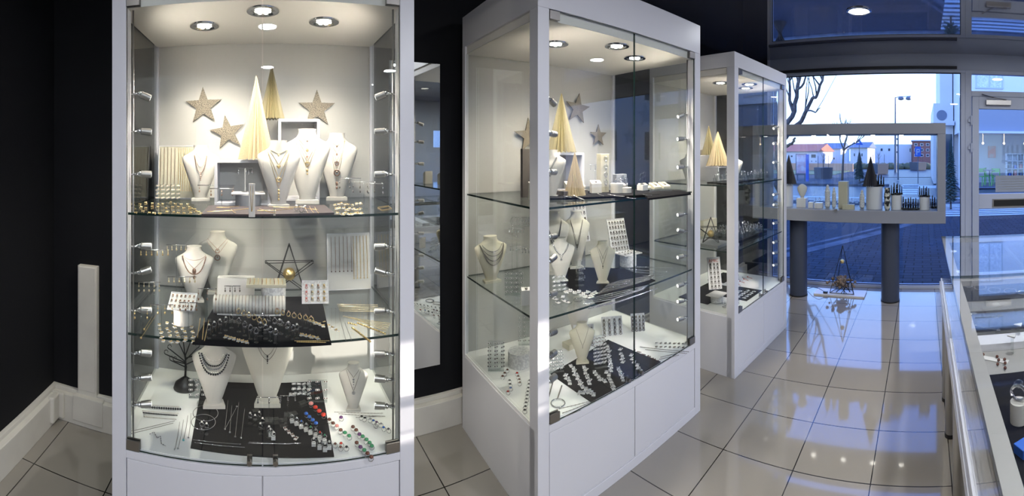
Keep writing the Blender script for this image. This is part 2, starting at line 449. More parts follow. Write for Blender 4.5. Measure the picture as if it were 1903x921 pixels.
def display_case(label, ox, oy, rot, w, d, zt):
    t = empty('display_case', (ox, oy, 0), R(rot), label, 'display case', 'glass display cases along the black wall')
    P = 0.055
    b = MB(); b.box(0.0, w, 0.022, d, 0.0, 0.40)
    b.build('base', M['white'], t, bevel=0.0015)
    fr = MB(); fr.box(P, w - P, 0.0, 0.022, 0.0, 0.045); fr.box(P, w - P, 0.0, 0.022, 0.385, 0.413)
    fr.build('front_rail', M['white'], t, bevel=0.001)
    for a, c in ((P + 0.003, w/2 - 0.002), (w/2 + 0.002, w - P - 0.003)):
        MB().box(a, c, 0.002, 0.0215, 0.048, 0.382).build('base_door', M['white'], t, bevel=0.0015)
    for x in (0, w - P):
        MB().box(x, x + P, 0.0, 0.06, 0.0 if 0 else 0.0, 2.075).build('post', M['white'], t, bevel=0.0015)
    for x in (0, w - 0.02):
        MB().box(x, x + 0.02, d - 0.035, d - 0.0005, 0.40, 2.075).build('rear_stile', M['white'], t)
    MB().box(0.02, w - 0.02, d - 0.018, d - 0.002, 0.40, 2.075).build('back_panel', M['panel'], t)
    MB().box(0.002, w - 0.002, 0.022, d - 0.02, 0.4005, S0).build('floor_panel', M['casefloor'], t)
    hd = MB(); hd.box(0, w, 0, d, 2.075, zt)
    hd.build('canopy', M['white'], t, bevel=0.002)
    MB().box(0.012, w - 0.012, 0.018, d - 0.02, 2.034, 2.0745).build('ceiling_panel', M['caseceil'], t)
    for x in (0.005, w - 0.011):
        g = MB(); g.mi = 0
        g.box(x, x + 0.006, 0.061, d - 0.036, S0 + 0.0005, 2.033).build('side_pane', M['sideglass'], t)
    for x in (0.002, w - 0.0085):
        e = MB(); e.box(x, x + 0.0065, 0.061, d - 0.036, 0.40, 0.408) if False else None
    for a, c, hx in ((P + 0.002, w/2 - 0.0025, P + 0.002), (w/2 + 0.0025, w - P - 0.002, w - P - 0.052)):
        g = MB(); g.mi = 0
        g.add([(a,0.004,S0+0.001),(c,0.004,S0+0.001),(c,0.010,S0+0.001),(a,0.010,S0+0.001),(a,0.004,2.073),(c,0.004,2.073),(c,0.010,2.073),(a,0.010,2.073)],
              [(0,1,5,4),(2,3,7,6)], 0)
        g.add([(a,0.004,S0+0.001),(c,0.004,S0+0.001),(c,0.010,S0+0.001),(a,0.010,S0+0.001),(a,0.004,2.073),(c,0.004,2.073),(c,0.010,2.073),(a,0.010,2.073)],
              [(3,2,1,0),(4,5,6,7),(1,2,6,5),(3,0,4,7)], 1)
        dr = g.build('glass_door', [M['glass'], M['edge']], t)
        for z in (S0 + 0.003, 2.035):
            h = MB(); h.box(hx, hx + 0.05, -0.003, 0.0035, z, z + 0.036); h.box(hx, hx + 0.05, 0.0105, 0.017, z, z + 0.036)
            h.build('hinge', M['hinge'], dr, bevel=0.001)
        lx = w/2 - 0.045 if a < w/2 - 0.1 else w/2 + 0.045
        k = MB(); k.tube([(lx, -0.010, S0 + 0.018), (lx, 0.0035, S0 + 0.018)], 0.009, 14); k.box(lx - 0.009, lx + 0.009, 0.0105, 0.018, S0 + 0.005, S0 + 0.032)
        k.build('lock', M['hinge'], dr, smooth='auto')
    for z in (S1, S2):
        s = MB(); s.mi = 0; s.box(0.013, w - 0.013, 0.022, d - 0.022, z - 0.009, z, edge=1)
        s.build('glass_shelf', [M['shelf'], M['edge']], t)
    for x, side in ((0.068, 1), (w - 0.068, -1)):
        MB().tube([(x, 0.045, S0), (x, 0.045, 2.034)], 0.0035, 8).build('light_rod', M['steel'], t, smooth=True)
        for k, z in enumerate(ZS): spot_head(t, x + side*0.003, 0.047, z, side, k)
    for x, y in ((0.30, 0.29), (0.50*w, 0.125), (w - 0.30, 0.24)):
        dl = MB().lathe([(0.062, 0), (0.061, -0.005), (0.048, -0.006), (0.042, 0.000)], 28, (x, y, 2.034), cap=False).build('downlight', M['chrome'], t, smooth='auto')
        le = MB()
        le.lathe([(0.0001, 0), (0.044, 0)], 20, (x, y, 2.0335), cap=False)
        le.build('reflector', M['reflector'], dl)
        le = MB()
        for k in range(7):
            q = 2*PI*k/6; rr = 0 if k == 6 else 0.022
            le.sph((x + rr*math.cos(q), y + rr*math.sin(q), 2.030), 0.0092, 10, 6, sz=0.4)
        le.build('led_lens', M['led'], dl, smooth=True)
        lamp('downlight_glow', 'SPOT', (x, y, 2.022), 25.0, (1.0, 0.90, 0.76), 0.035, R(130), (x, y + 0.06, 0), 0.9, t)
    return t
CASE1 = display_case('left glass display case, seen straight on, with gold jewellery and pleated paper trees', -0.563, 1.44, 0, 1.092, 0.62, 2.24)
CASE2 = display_case('middle glass display case turned at an angle, its left glass side facing the viewer', 0.985, 1.30, -3.4, 1.11, 0.74, 2.24)
CASE3 = display_case('smallest and farthest glass display case, nearest the shop window', 2.49, 1.205, -3.3, 0.92, 0.74, 2.175)

def case_spot(case, loc, tgt, e, col=(1.0, 0.91, 0.80), a=48):
    return lamp('spotlight_and_fill_glow', 'SPOT', loc, e, col, 0.012, R(a), tgt, 0.7, case)
for cs, w in ((CASE1, 1.092), (CASE2, 1.11), (CASE3, 0.92)):      # added wide lamps brighten the case ceiling; the topmost heads point down
    case_spot(cs, (0.12, 0.07, 1.74), (0.75*w, 0.45, 2.04), 2.6, (1.0, 0.90, 0.78), 150)
    case_spot(cs, (w - 0.12, 0.07, 1.74), (0.25*w, 0.45, 2.04), 2.6, (1.0, 0.90, 0.78), 150)
# the swivel heads on the rods that are aimed at the busts
case_spot(CASE1, (0.125, 0.07, 1.575), (0.33, 0.48, 1.40), 4.0)
case_spot(CASE1, (0.967, 0.07, 1.575), (0.72, 0.45, 1.50), 5.0, a=60)
case_spot(CASE1, (0.125, 0.07, 1.12), (0.36, 0.50, 0.98), 3.1)
case_spot(CASE1, (0.967, 0.07, 1.41), (0.55, 0.30, 1.35), 2.0)
case_spot(CASE1, (0.125, 0.07, 0.90), (0.50, 0.35, 0.80), 2.3, a=70)
case_spot(CASE1, (0.967, 0.07, 0.90), (0.60, 0.35, 0.80), 2.3, a=70)
case_spot(CASE1, (0.125, 0.07, 0.65), (0.50, 0.35, 0.42), 2.6, a=80)
case_spot(CASE1, (0.967, 0.07, 0.65), (0.60, 0.35, 0.42), 2.6, a=80)
for cs, w in ((CASE2, 1.11), (CASE3, 0.92)):
    case_spot(cs, (0.125, 0.07, 1.575), (0.40, 0.45, 1.35), 2.6, (1.0, 0.94, 0.88))
    case_spot(cs, (w - 0.125, 0.07, 1.575), (0.60, 0.45, 1.35), 2.6, (1.0, 0.94, 0.88))
    case_spot(cs, (0.125, 0.07, 1.05), (0.5, 0.4, 0.85), 3.1, (1.0, 0.94, 0.88), 70)
    case_spot(cs, (w - 0.125, 0.07, 1.05), (0.5, 0.4, 0.85), 3.1, (1.0, 0.94, 0.88), 70)
    case_spot(cs, (0.125, 0.07, 0.65), (0.5, 0.4, 0.42), 3.1, (1.0, 0.94, 0.88), 80)
    case_spot(cs, (w - 0.125, 0.07, 0.65), (0.5, 0.4, 0.42), 3.1, (1.0, 0.94, 0.88), 80)

# wall mirror between the first two cases
mt = empty('wall_mirror', (0.78, 2.12, 0.335), 0, 'tall narrow frameless mirror on the black wall between two display cases', 'mirror')
m_ = MB(); m_.box(-0.145, 0.145, -0.012, -0.001, 0, 1.655); m_.build('backing', M['frame'], mt)
m_ = MB(); m_.box(-0.145, 0.145, -0.0165, -0.0125, 0, 1.655); m_.build('mirror_glass', M['mirror'], mt, bevel=0.003)
# ------------------------------------------------------------------ street outside
GZ = -0.05
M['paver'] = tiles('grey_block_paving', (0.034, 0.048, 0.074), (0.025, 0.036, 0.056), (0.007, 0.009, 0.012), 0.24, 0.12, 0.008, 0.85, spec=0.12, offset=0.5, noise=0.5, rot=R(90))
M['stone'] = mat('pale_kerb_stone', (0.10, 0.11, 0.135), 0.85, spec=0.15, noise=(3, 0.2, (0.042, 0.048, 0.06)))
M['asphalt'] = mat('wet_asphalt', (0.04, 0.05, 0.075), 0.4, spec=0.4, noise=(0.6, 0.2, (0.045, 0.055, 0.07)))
M['paint'] = mat('road_paint', (0.55, 0.57, 0.6), 0.5)
M['grass'] = mat('verge_grass', (0.10, 0.16, 0.05), 0.8, noise=(4, 0.2, (0.2, 0.2, 0.1)))
M['earth'] = mat('rust_hoarding', (0.62, 0.30, 0.18), 0.8, noise=(1.2, 0.2, (0.7, 0.42, 0.28)))
M['render'] = mat('pale_render', (0.80, 0.78, 0.78), 0.7, noise=(0.8, 0.2, (0.74, 0.72, 0.73)))
M['facade'] = mat('light_facade', (0.66, 0.64, 0.64), 0.6, noise=(0.5, 0.2, (0.6, 0.59, 0.6)))
M['rooftile'] = mat('orange_roof_tile', (0.62, 0.17, 0.09), 0.7, noise=(6, 0.2, (0.5, 0.14, 0.08)))
M['slate'] = mat('blue_slate_roof', (0.16, 0.18, 0.24), 0.6)
M['brickred'] = mat('red_brick', (0.36, 0.15, 0.12), 0.8, noise=(5, 0.2, (0.28, 0.12, 0.1)))
M['darkglass'] = mat('dark_window_pane', (0.04, 0.06, 0.09), 0.1)
M['curtain'] = mat('white_net_curtain', (0.86, 0.87, 0.9), 0.8, noise=(14, 0.2, (0.55, 0.58, 0.66)))
M['bark'] = mat('mottled_bark', (0.055, 0.045, 0.045), 0.85, noise=(9, 0.1, (0.11, 0.09, 0.08)))
M['fir'] = mat('dark_fir_needles', (0.018, 0.05, 0.045), 0.9)
M['hedge'] = mat('olive_scrub', (0.09, 0.10, 0.05), 0.9, noise=(4, 0.2, (0.18, 0.15, 0.08)))
M['concrete'] = mat('dark_concrete_planter', (0.10, 0.10, 0.115), 0.8)
M['pole'] = mat('grey_steel_pole', (0.13, 0.14, 0.17), 0.5)
M['signblue'] = mat('blue_sign', (0.02, 0.11, 0.50), 0.4)
M['poster'] = mat('pink_poster', (0.65, 0.40, 0.42), 0.5, noise=(3, 0.1, (0.85, 0.75, 0.75)))
M['limegreen'] = mat('lime_green_plastic', (0.18, 0.55, 0.10), 0.4)
M['warm'] = mat('lit_warm_lamp', (1, 0.8, 0.6), 0.5, emit=(1.0, 0.62, 0.35), es=5)
M['orangepic'] = mat('orange_red_canvas', (0.75, 0.22, 0.12), 0.6, noise=(3, 0.1, (0.6, 0.35, 0.3)))

def struct_box(name, m, *q): return struct(MB().box(*q).build(name, m))
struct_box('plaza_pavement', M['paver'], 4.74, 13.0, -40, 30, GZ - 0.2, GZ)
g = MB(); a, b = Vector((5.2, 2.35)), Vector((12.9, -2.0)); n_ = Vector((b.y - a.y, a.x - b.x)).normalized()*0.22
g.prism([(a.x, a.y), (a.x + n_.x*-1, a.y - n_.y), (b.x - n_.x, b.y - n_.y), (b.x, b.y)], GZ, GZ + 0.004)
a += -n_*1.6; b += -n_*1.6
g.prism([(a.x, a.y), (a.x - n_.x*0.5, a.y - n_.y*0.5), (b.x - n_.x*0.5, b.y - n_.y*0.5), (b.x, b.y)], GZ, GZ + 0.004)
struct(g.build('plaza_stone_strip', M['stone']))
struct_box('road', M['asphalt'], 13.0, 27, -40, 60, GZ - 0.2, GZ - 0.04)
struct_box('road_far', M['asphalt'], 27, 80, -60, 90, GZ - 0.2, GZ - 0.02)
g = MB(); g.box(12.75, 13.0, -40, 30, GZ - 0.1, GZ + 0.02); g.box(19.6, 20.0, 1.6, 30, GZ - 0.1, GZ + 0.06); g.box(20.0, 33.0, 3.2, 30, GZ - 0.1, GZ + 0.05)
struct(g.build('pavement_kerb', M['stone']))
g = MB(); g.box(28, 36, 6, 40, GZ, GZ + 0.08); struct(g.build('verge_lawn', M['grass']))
g = MB()
for k in range(9): g.box(10.2 + k*0.32, 10.36 + k*0.32, -4.5, -0.55, GZ + 0.001, GZ + 0.008)
for k in range(6): g.box(16.0 + k*0.9, 16.4 + k*0.9, 0.2, 1.0, GZ - 0.04, GZ - 0.03)
g.box(14.5, 14.7, -2, 12, GZ - 0.04, GZ - 0.032); g.box(18.8, 20.2, -1.4, 0.9, GZ - 0.04, GZ - 0.03)
tag(g.build('road_marking', M['paint']), kind='structure')

def yat(px, X): return X * math.tan((1714.4 - px) / FP)
def zat(py, X): return H - (py - HY) * X / FP
def building(label, X, depth, pl, pr, top, wm, roofm=None, ridge=None, wins=(), flat=False, name='building', base=GZ - 0.02):
    y1, y0 = yat(pl, X), yat(pr, X); z = zat(top, X)
    t = empty(name, (X, (y0 + y1)/2, base), 0, label, 'building', None)
    hw = (y1 - y0)/2; h = z - base
    MB().box(0, depth, -hw, hw, 0, h).build('facade', wm, t)
    if roofm:
        r = MB(); rz = zat(ridge, X) - base
        r.add([(-0.3,-hw-.2,h),(depth+.3,-hw-.2,h),(depth+.3,hw+.2,h),(-0.3,hw+.2,h),(depth/2,-hw-.2,rz),(depth/2,hw+.2,rz)],
              [(0,1,2,3),(0,4,5,3)[::-1],(1,2,5,4),(0,1,4),(3,5,2)])
        r.build('roof', roofm, t)
    for (a, b, c, d) in wins:      # px, py of opposite corners
        ya, yb = yat(a, X) - (y0+y1)/2, yat(b, X) - (y0+y1)/2; za, zb = zat(c, X) - base, zat(d, X) - base
        f = MB().box(-0.04, 0.0, min(ya,yb), max(ya,yb), min(za,zb), max(za,zb)).build('window', M['render'], t)
        MB().box(-0.05, -0.041, min(ya,yb)*1 + 0.05, max(ya,yb) - 0.05, min(za,zb) + 0.05, max(za,zb) - 0.05).build('pane', M['darkglass'], f)
    return t
building('low white building with an orange tiled roof across the road', 45, 8, 1400, 1519, 281, M['render'], M['rooftile'], 265,
         wins=[(1469, 1474, 288, 293), (1479, 1484, 287, 292), (1507, 1517, 286, 294), (1507, 1510, 298, 302), (1515, 1518, 298, 302), (1450, 1456, 288, 294), (1430, 1436, 288, 294)])
building('pale house with a blue slate roof behind the fir tree', 55, 7, 1524, 1562, 276, M['render'], M['slate'], 264, wins=[(1528, 1532, 283, 290), (1538, 1542, 283, 290), (1548, 1552, 292, 297)])
building('tall white gabled house right of the bare young tree', 44, 7, 1580, 1612, 274, M['render'], M['slate'], 262, wins=[(1586, 1590, 284, 291), (1600, 1604, 284, 291)])
building('long white block behind the street lamp', 62, 9, 1612, 1694, 268, M['render'], wins=[(1620, 1625, 275, 281), (1636, 1641, 275, 281), (1650, 1655, 275, 281), (1690, 1693, 275, 283)])
building('distant red brick apartment block with white balconies', 60, 10, 1695, 1749, 262, M['brickred'], M['slate'], 258,
         wins=[(p, p + 6, q, q + 5) for p in (1699, 1710, 1721, 1732) for q in (266, 276, 286)])
building('pale terrace at the far end of the street', 70, 9, 1330, 1400, 270, M['render'], M['rooftile'], 262, wins=[(1350, 1356, 280, 288), (1370, 1376, 280, 288)])
tag(MB().box(34, 34.2, yat(1585, 34), yat(1380, 34), GZ, zat(304, 34)).build('hoarding', M['earth']), 'long rust-coloured hoarding across the road below the white houses', 'fence')

# corner building on the right, seen through the shop door
t = empty('corner_building', (18, -1.6, GZ), 0, 'large pale corner building across the street with curtained upper windows over a lit shop', 'building')
fb = MB()
YS, YE = 0.0, -26.0
fb.box(0, 9, YE, YS, 2.45, 12.0); fb.box(3.2, 9, YE, YS, 0, 2.45)
for y in (0.0, -3.6, -7.4, -11.2, -15.0, -18.8, -22.6, -25.6): fb.box(0, 0.4, y - 0.4, y, 0, 2.45)
fb.build('facade', M['facade'], t)
fb = MB(); fb.box(-0.12, 0, YE, YS, 3.95, 4.15); fb.box(-0.2, 0, YE, YS, 2.40, 2.50); fb.box(-0.02, 0.0, YE, YS, 4.15, 11.9)
fb.build('cornice', M['render'], t)
MB().box(-0.03, -0.001, YE, YS, 2.51, 3.94).build('sign_band', mat('grey_blue_sign_band', (0.30, 0.31, 0.36), 0.6), t)
for k in range(11):
    y = -1.3 - k*2.25
    for z in (4.35, 7.6):
        w = MB(); w.box(-0.08, -0.021, y - 0.62, y + 0.62, z, z + 0.06)
        for q in (-0.60, -0.03, 0.54): w.box(-0.07, -0.021, y + q, y + q + 0.06, z + 0.06, z + 1.7)
        w.box(-0.07, -0.021, y - 0.6, y + 0.6, z + 1.7, z + 1.76)
        w = w.build('window', M['paint'], t)
        MB().box(-0.045, -0.022, y - 0.54, y - 0.03, z + 0.06, z + 1.7).build('curtain', M['curtain'], w)
        MB().box(-0.045, -0.022, y + 0.03, y + 0.54, z + 0.06, z + 1.7).build('curtain', M['curtain'], w)
sg = MB()
for y in (-0.4, -4.0, -7.8, -11.6, -15.4, -19.2): sg.box(0.15, 0.17, y - 3.2, y, 0.1, 2.45)
sg.build('shop_glazing', M['window'], t)
MB().box(0.1, 3.2, YE, YS, 0, 0.04).build('shop_floor', M['slate'], t)
for k in range(6):
    lamp_ = MB(); lamp_.sph((1.2, -1.2 - k*1.0, 2.0), 0.05, 10, 6); lamp_.tube([(1.2, -1.2 - k*1.0, 2.04), (1.2, -1.2 - k*1.0, 2.44)], 0.006, 4)
    lamp_.build('pendant_lamp', M['warm'], t)
for y0, y1, z0, z1 in ((-1.05, -0.55, 1.2, 2.0), (-2.15, -1.75, 1.3, 1.9)):
    MB().box(3.12, 3.19, y0, y1, z0, z1).build('orange_picture', M['orangepic'], t)
# angled wing with the round niche and entrance canopy
t = empty('corner_wing', (21, -0.55, GZ), 0, 'white wing of the corner building with a round niche and flat canopy', 'building')
fb = MB(); fb.box(0, 7, -1.0, 0, 0, 4.05); fb.box(0.6, 7, -1.0, -0.35, 4.05, 9.5)
fb.box(-0.8, 0, -1.0, -0.55, 2.9, 3.1); fb.build('facade', M['facade'], t)
MB().tube([(-0.03, -0.42, 3.45), (0.01, -0.42, 3.45)], 0.26, 24).build('round_niche', M['slate'], t)
MB().box(-0.02, 0.0, -0.95, -0.6, 0.2, 2.5).build('glazing', M['darkglass'], t)

def make_chair_out():
    t = empty('plastic_chair', (0,0,0))
    MB().box(-0.2, 0.2, -0.2, 0.2, 0.42, 0.45).build('seat', M['limegreen'], t, bevel=0.01)
    b = MB(); b.box(0.17, 0.2, -0.2, 0.2, 0.62, 0.8); b.box(0.17, 0.2, -0.2, -0.16, 0.45, 0.8); b.box(0.17, 0.2, 0.16, 0.2, 0.45, 0.8); b.build('backrest', M['limegreen'], t)
    for a in (-1, 1):
        for c in (-1, 1): MB().tube([(a*0.17, c*0.17, 0.43), (a*0.2, c*0.2, 0)], 0.02, 6).build('leg', M['limegreen'], t)
    return t
for i, (px, X, rz) in enumerate(((1828, 18.9, 0.4), (1851, 19.0, 2.9), (1838, 19.8, 1.2))):
    place('chout', make_chair_out, (X, yat(px, X), GZ + 0.04), rz, ['lime green plastic chair in the shop across the street, left of its table', 'lime green plastic chair in the shop across the street, right of its table', 'lime green plastic chair behind the table in the shop across the street'][i], 'chair', 'lime green chairs across the street')
t = empty('cafe_table', (19.0, yat(1839, 19.0), GZ + 0.04), 0, 'small round table between green chairs in the shop across the street', 'table')
MB().cyl((0,0,0.70), 0.3, 0.03, 20).build('tabletop', M['slate'], t); MB().cyl((0,0,0), 0.03, 0.70, 8).build('pedestal', M['pole'], t)
X = 19.3; t = empty('display_shelf', (X, yat(1887, X), GZ + 0.04), 0, 'white open cube shelf of stock inside the shop across the street', 'shelf')
s = MB()
for z in (0, 0.37, 0.74, 1.11, 1.45): s.box(0, 0.35, -0.42, 0.42, z, z + 0.03)
for y in (-0.42, -0.14, 0.13, 0.39): s.box(0, 0.35, y, y + 0.03, 0.03, 1.45)
s.build('carcass', M['render'], t); MB().box(0.33, 0.35, -0.4, 0.4, 0.03, 1.45).build('back', M['curtain'], t)
for k in range(10):
    y = -0.27 + 0.27*(k % 3); z = 0.03 + 0.37*(k // 3)
    tag(MB().box(X + 0.05, X + 0.25, yat(1887, X) + y - 0.07, yat(1887, X) + y + 0.05, GZ + 0.04 + z + 0.001, GZ + 0.04 + z + rnd.uniform(0.15, 0.28)).build('boxed_goods', M[rnd.choice(['slate', 'pink', 'greyblock', 'blue'])]),
        'small boxed item on the white cube shelf across the street', 'box', 'stock on the white cube shelf')

def bare_tree(name, label, base, h, trunk_r, seed, spread, levels, first=0.35, twig=0.010, cnt=3):
    r_ = random.Random(seed)
    t = empty(name, base, 0, label, 'tree')
    tk, br = MB(), MB()
    def grow(p, d, L, r, lev, mb):
        n = 5; pts = [p]; q = p.copy(); dd = d.copy()
        for i in range(n):
            dd = (dd + Vector((r_.uniform(-1,1), r_.uniform(-1,1), r_.uniform(-0.5,0.9)))*0.13*(2 if lev else 0.4)).normalized()
            q = q + dd*L/n; pts.append(q.copy())
        mb.tube(pts, r, 6 if lev < 2 else 4, r2=r*0.62)
        if lev >= levels: return
        k = cnt + (1 if lev == 0 else 0)
        for j in range(k):
            a = 2*PI*j/k + r_.uniform(-.5,.5)
            u = Vector((math.cos(a), math.sin(a), 0)); nd = (dd*(1 - spread*0.45) + u*spread*r_.uniform(.7,1.2) + Vector((0,0,0.25))).normalized()
            s = pts[-1] if j < 2 or lev == 0 else pts[r_.randint(2,4)]
            grow(s.copy(), nd, L*r_.uniform(0.62, 0.85)*(1.0 if lev else (1-first)/first*0.55), max(twig, r*0.6), lev + 1, br)
    grow(Vector((0,0,0)), Vector((0,0,1)), h*first, trunk_r, 0, tk)
    tk.build('trunk', M['bark'], t, smooth=True); br.build('branches', M['bark'], t, smooth=True)
    return t
t = empty('plane_tree', (0, 0, 0), 0, 'big leafless plane tree just outside, left side of the shop window', 'tree')
r_ = random.Random(5)
def limb(pts, D0, D1, r0, r1, mb, twigs=0):
    P_ = []
    n = len(pts)
    for i, (x, y) in enumerate(pts): P_.append(AT(x, y, D0 + (D1 - D0)*i/(n-1)))
    q = []
    for a, b in zip(P_, P_[1:]):
        for j in range(3): q.append(a.lerp(b, j/3) + Vector((r_.uniform(-.03,.03), r_.uniform(-.03,.03), r_.uniform(-.02,.02))))
    q.append(P_[-1]); mb.tube(q, r0, 7, r2=r1)
    for k in range(twigs):
        s = q[r_.randint(len(q)//3, len(q)-1)]; d = Vector((r_.uniform(-.5,.5), r_.uniform(-.6,.6), r_.uniform(.5, 1.1)))
        w = [s]
        for j in range(4): d = d + Vector((r_.uniform(-.2,.2), r_.uniform(-.2,.2), .12)); w.append(w[-1] + d*0.28)
        mb.tube(w, r1*0.8, 4, r2=0.006)
tk = MB(); tk.tube([AT(1449, 384, 12.0), AT(1450, 345, 12.0), AT(1448, 300, 12.0), AT(1450, 268, 12.0)], 0.21, 12, r2=0.15); tk.build('trunk', M['bark'], t, smooth=True)
br = MB()
limb([(1450, 272), (1452, 250), (1462, 234), (1475, 205), (1483, 168), (1486, 130), (1489, 80)], 12, 11.4, .10, .035, br, 7)
limb([(1452, 262), (1474, 238), (1490, 224), (1500, 203), (1511, 184), (1519, 178), (1528, 150), (1536, 100)], 12, 11.0, .075, .028, br, 6)
limb([(1449, 262), (1441, 210), (1437, 160), (1443, 90)], 12, 12.8, .10, .04, br, 6)
limb([(1475, 206), (1468, 186), (1466, 150), (1473, 95)], 11.7, 12.4, .055, .025, br, 5)
limb([(1451, 278), (1464, 270), (1474, 264), (1478, 256)], 12, 11.6, .05, .03, br, 0)
limb([(1450, 275), (1428, 242), (1402, 205), (1384, 150), (1380, 90)], 12, 12.8, .09, .035, br, 7)
limb([(1484, 165), (1497, 150), (1505, 105)], 11.5, 11, .035, .018, br, 3)
limb([(1500, 204), (1516, 210), (1524, 200)], 11.4, 11, .025, .012, br, 1)
br.build('branches', M['bark'], t, smooth=True)
p = AT(1565, 300, 23.0); bare_tree('young_tree', 'slim leafless young tree on the far pavement, beside the fir', (p.x, p.y, GZ), 4.0, 0.075, 4, 0.45, 3, 0.42, 0.02)
p = AT(1395, 300, 16.0); bare_tree('street_tree', 'leafless street tree seen through the far case, beyond the plane tree', (p.x, p.y, GZ), 5.0, 0.14, 8, 0.6, 3, 0.4, 0.03)

def fir(label, px, D, h, w, seed):
    r_ = random.Random(seed); p = AT(px, 300, D)
    t = empty('fir_tree', (p.x, p.y, GZ), 0, label, 'tree', 'small Christmas firs on the pavement')
    MB().tube([(0,0,0), (0,0,h*0.97)], 0.03, 6, r2=0.008).build('trunk', M['bark'], t)
    f = MB()
    for i in range(300):
        z = h*(0.12 + 0.86*(i/300.0)**0.85); rr = w/2*(1 - z/h)**0.8*r_.uniform(0.6, 1.1) + 0.02; a = i*2.399
        c, s_ = math.cos(a), math.sin(a); tip = Vector((c*rr, s_*rr, z - rr*0.18)); m0 = Vector((c*0.01, s_*0.01, z)); sd_ = Vector((-s_, c, 0))*rr*0.25
        f.add([m0, m0.lerp(tip, .6) + sd_, tip, m0.lerp(tip, .6) - sd_, m0.lerp(tip, .5) + Vector((0,0,0.05*rr + .02))], [(0,1,4),(1,2,4),(2,3,4),(3,0,4),(0,3,2,1)])
    f.build('foliage', M['fir'], t)
fir('dark fir tree on the far pavement behind the window display', 1597, 22, 1.62, 0.85, 1)
fir('dark fir tree beside the crossing, seen right of the window display', 1767, 11.5, 1.95, 0.62, 2)

for px, D, w, h, l in ((1530, 24.5, 0.80, 0.70, 'dark square planter with a bare sapling, below the orange-roofed building'), (1633, 31, 1.05, 0.75, 'dark square planter beside the dark paper cone, on the far side'), (1706, 38, 1.1, 0.72, 'dark square planter behind the blue parking sign')):
    p = AT(px, 300, D); t = empty('planter', (p.x, p.y, GZ), 0, l, 'planter', 'square street planters')
    MB().lathe([(w*0.66, 0), (w*0.72, h)], 4, cap=True).build('tub', M['concrete'], t)
    s = MB(); s.tube([(0,0,h), (0.02,0,h + 0.8)], 0.03, 5, r2=0.01)
    for k in range(8):
        a = k*2.4; s.tube([(0,0,h + 0.2 + k*0.06), (0.2*math.cos(a), 0.2*math.sin(a), h + 0.5 + k*0.07)], 0.012, 4, r2=0.004)
    for q in (-0.4, 0.4): s.tube([(0, q*w, h), (0, q*w, h + 0.7)], 0.015, 4)
    s.build('sapling', M['bark'], t)
p = AT(1489, 300, 22.5); t = empty('poster_stand', (p.x, p.y, GZ), 0.35, 'advertising stand with a pink poster of two figures near a blue post', 'poster')
MB().box(-0.04, 0.04, -0.30, 0.30, 0.35, 1.50).build('frame', M['pole'], t); MB().box(-0.05, -0.041, -0.26, 0.26, 0.45, 1.46).build('poster', M['poster'], t)
for y in (-0.2, 0.2): MB().box(-0.03, 0.03, y - 0.03, y + 0.03, 0, 0.35).build('leg', M['pole'], t)
p = AT(1500.5, 300, 22.0); tag(MB().box(p.x - 0.06, p.x + 0.06, p.y - 0.075, p.y + 0.075, GZ, 1.42).build('blue_post', M['signblue'], bevel=0.01), 'square bright blue post on the far pavement beside the poster stand', 'post')
p = AT(1664, 300, 33); t = empty('street_lamp', (p.x, p.y, GZ), 0, 'tall grey street lamp with two heads on one arm, rising into the sky', 'street lamp')
MB().tube([(0,0,0), (0,0,5.95)], 0.11, 8, r2=0.05).build('pole', M['pole'], t)
MB().tube([(0,0,5.9), (-0.1,-0.3,5.98), (-0.2,-1.25,6.0)], 0.03, 6).build('arm', M['pole'], t)
for y in (-0.45, -1.05): MB().lathe([(0.06, 0.1), (0.22, 0.0), (0.24, -0.14), (0.1, -0.2)], 10, (-0.2, y, 5.9)).build('lamp_head', M['pole'], t)
p = AT(1669, 300, 24); t = empty('utility_pole', (p.x, p.y, GZ), 0, 'thin dark utility pole on the kerb, nearest right of the street lamp', 'pole')
MB().tube([(0,0,0), (0,0,2.7)], 0.05, 6, r2=0.04).build('pole', M['pole'], t)
for z in (1.6, 2.0, 2.35): MB().cbox(0, 0.04, z, 0.09, 0.12, 0.1).build('bracket', M['pole'], t)
def sign(px, D, top, kind, label):
    p = AT(px, 300, D); t = empty('road_sign', (p.x, p.y, GZ), 0, label, 'road sign')
    MB().tube([(0,0,0), (0,0,top)], 0.025, 6).build('pole', M['pole'], t)
    if kind == 'p':
        MB().box(-0.05, -0.03, -0.15, 0.15, top - 0.5, top).build('plate', M['signblue'], t)
        k = MB()
        k.box(-0.058, -0.051, 0.04, 0.075, top - 0.42, top - 0.12); k.box(-0.058, -0.051, -0.05, 0.04, top - 0.155, top - 0.12); k.box(-0.058, -0.051, -0.05, 0.04, top - 0.29, top - 0.255); k.box(-0.058, -0.051, -0.08, -0.05, top - 0.29, top - 0.12)
        k.build('letter', M['paint'], t)
    else:
        k = MB(); k.add([(-0.05, -0.24, top - 0.4), (-0.05, 0.24, top - 0.4), (-0.05, 0, top), (-0.03, -0.24, top - 0.4), (-0.03, 0.24, top - 0.4), (-0.03, 0, top)], [(0,1,2),(3,5,4),(0,3,4,1),(1,4,5,2),(2,5,3,0)])
        k.build('plate', M['signblue'], t)
sign(1706, 21, 1.87, 'p', 'blue parking sign on a thin pole beside the road')
sign(1597, 26, 2.45, 't', 'triangular road sign seen from behind, above the fir tree')
g = MB()
for i in range(150):
    y = rnd.uniform(yat(1742, 41), yat(1590, 41)); g.sph((41 + rnd.uniform(-0.6, 0.6), y, GZ + 0.12), rnd.uniform(0.25, 0.55), 6, 4, sz=0.9)
tag(g.build('scrub', M['hedge'], smooth=True), 'low olive scrub along the far side of the road', 'scrub', kind='stuff')
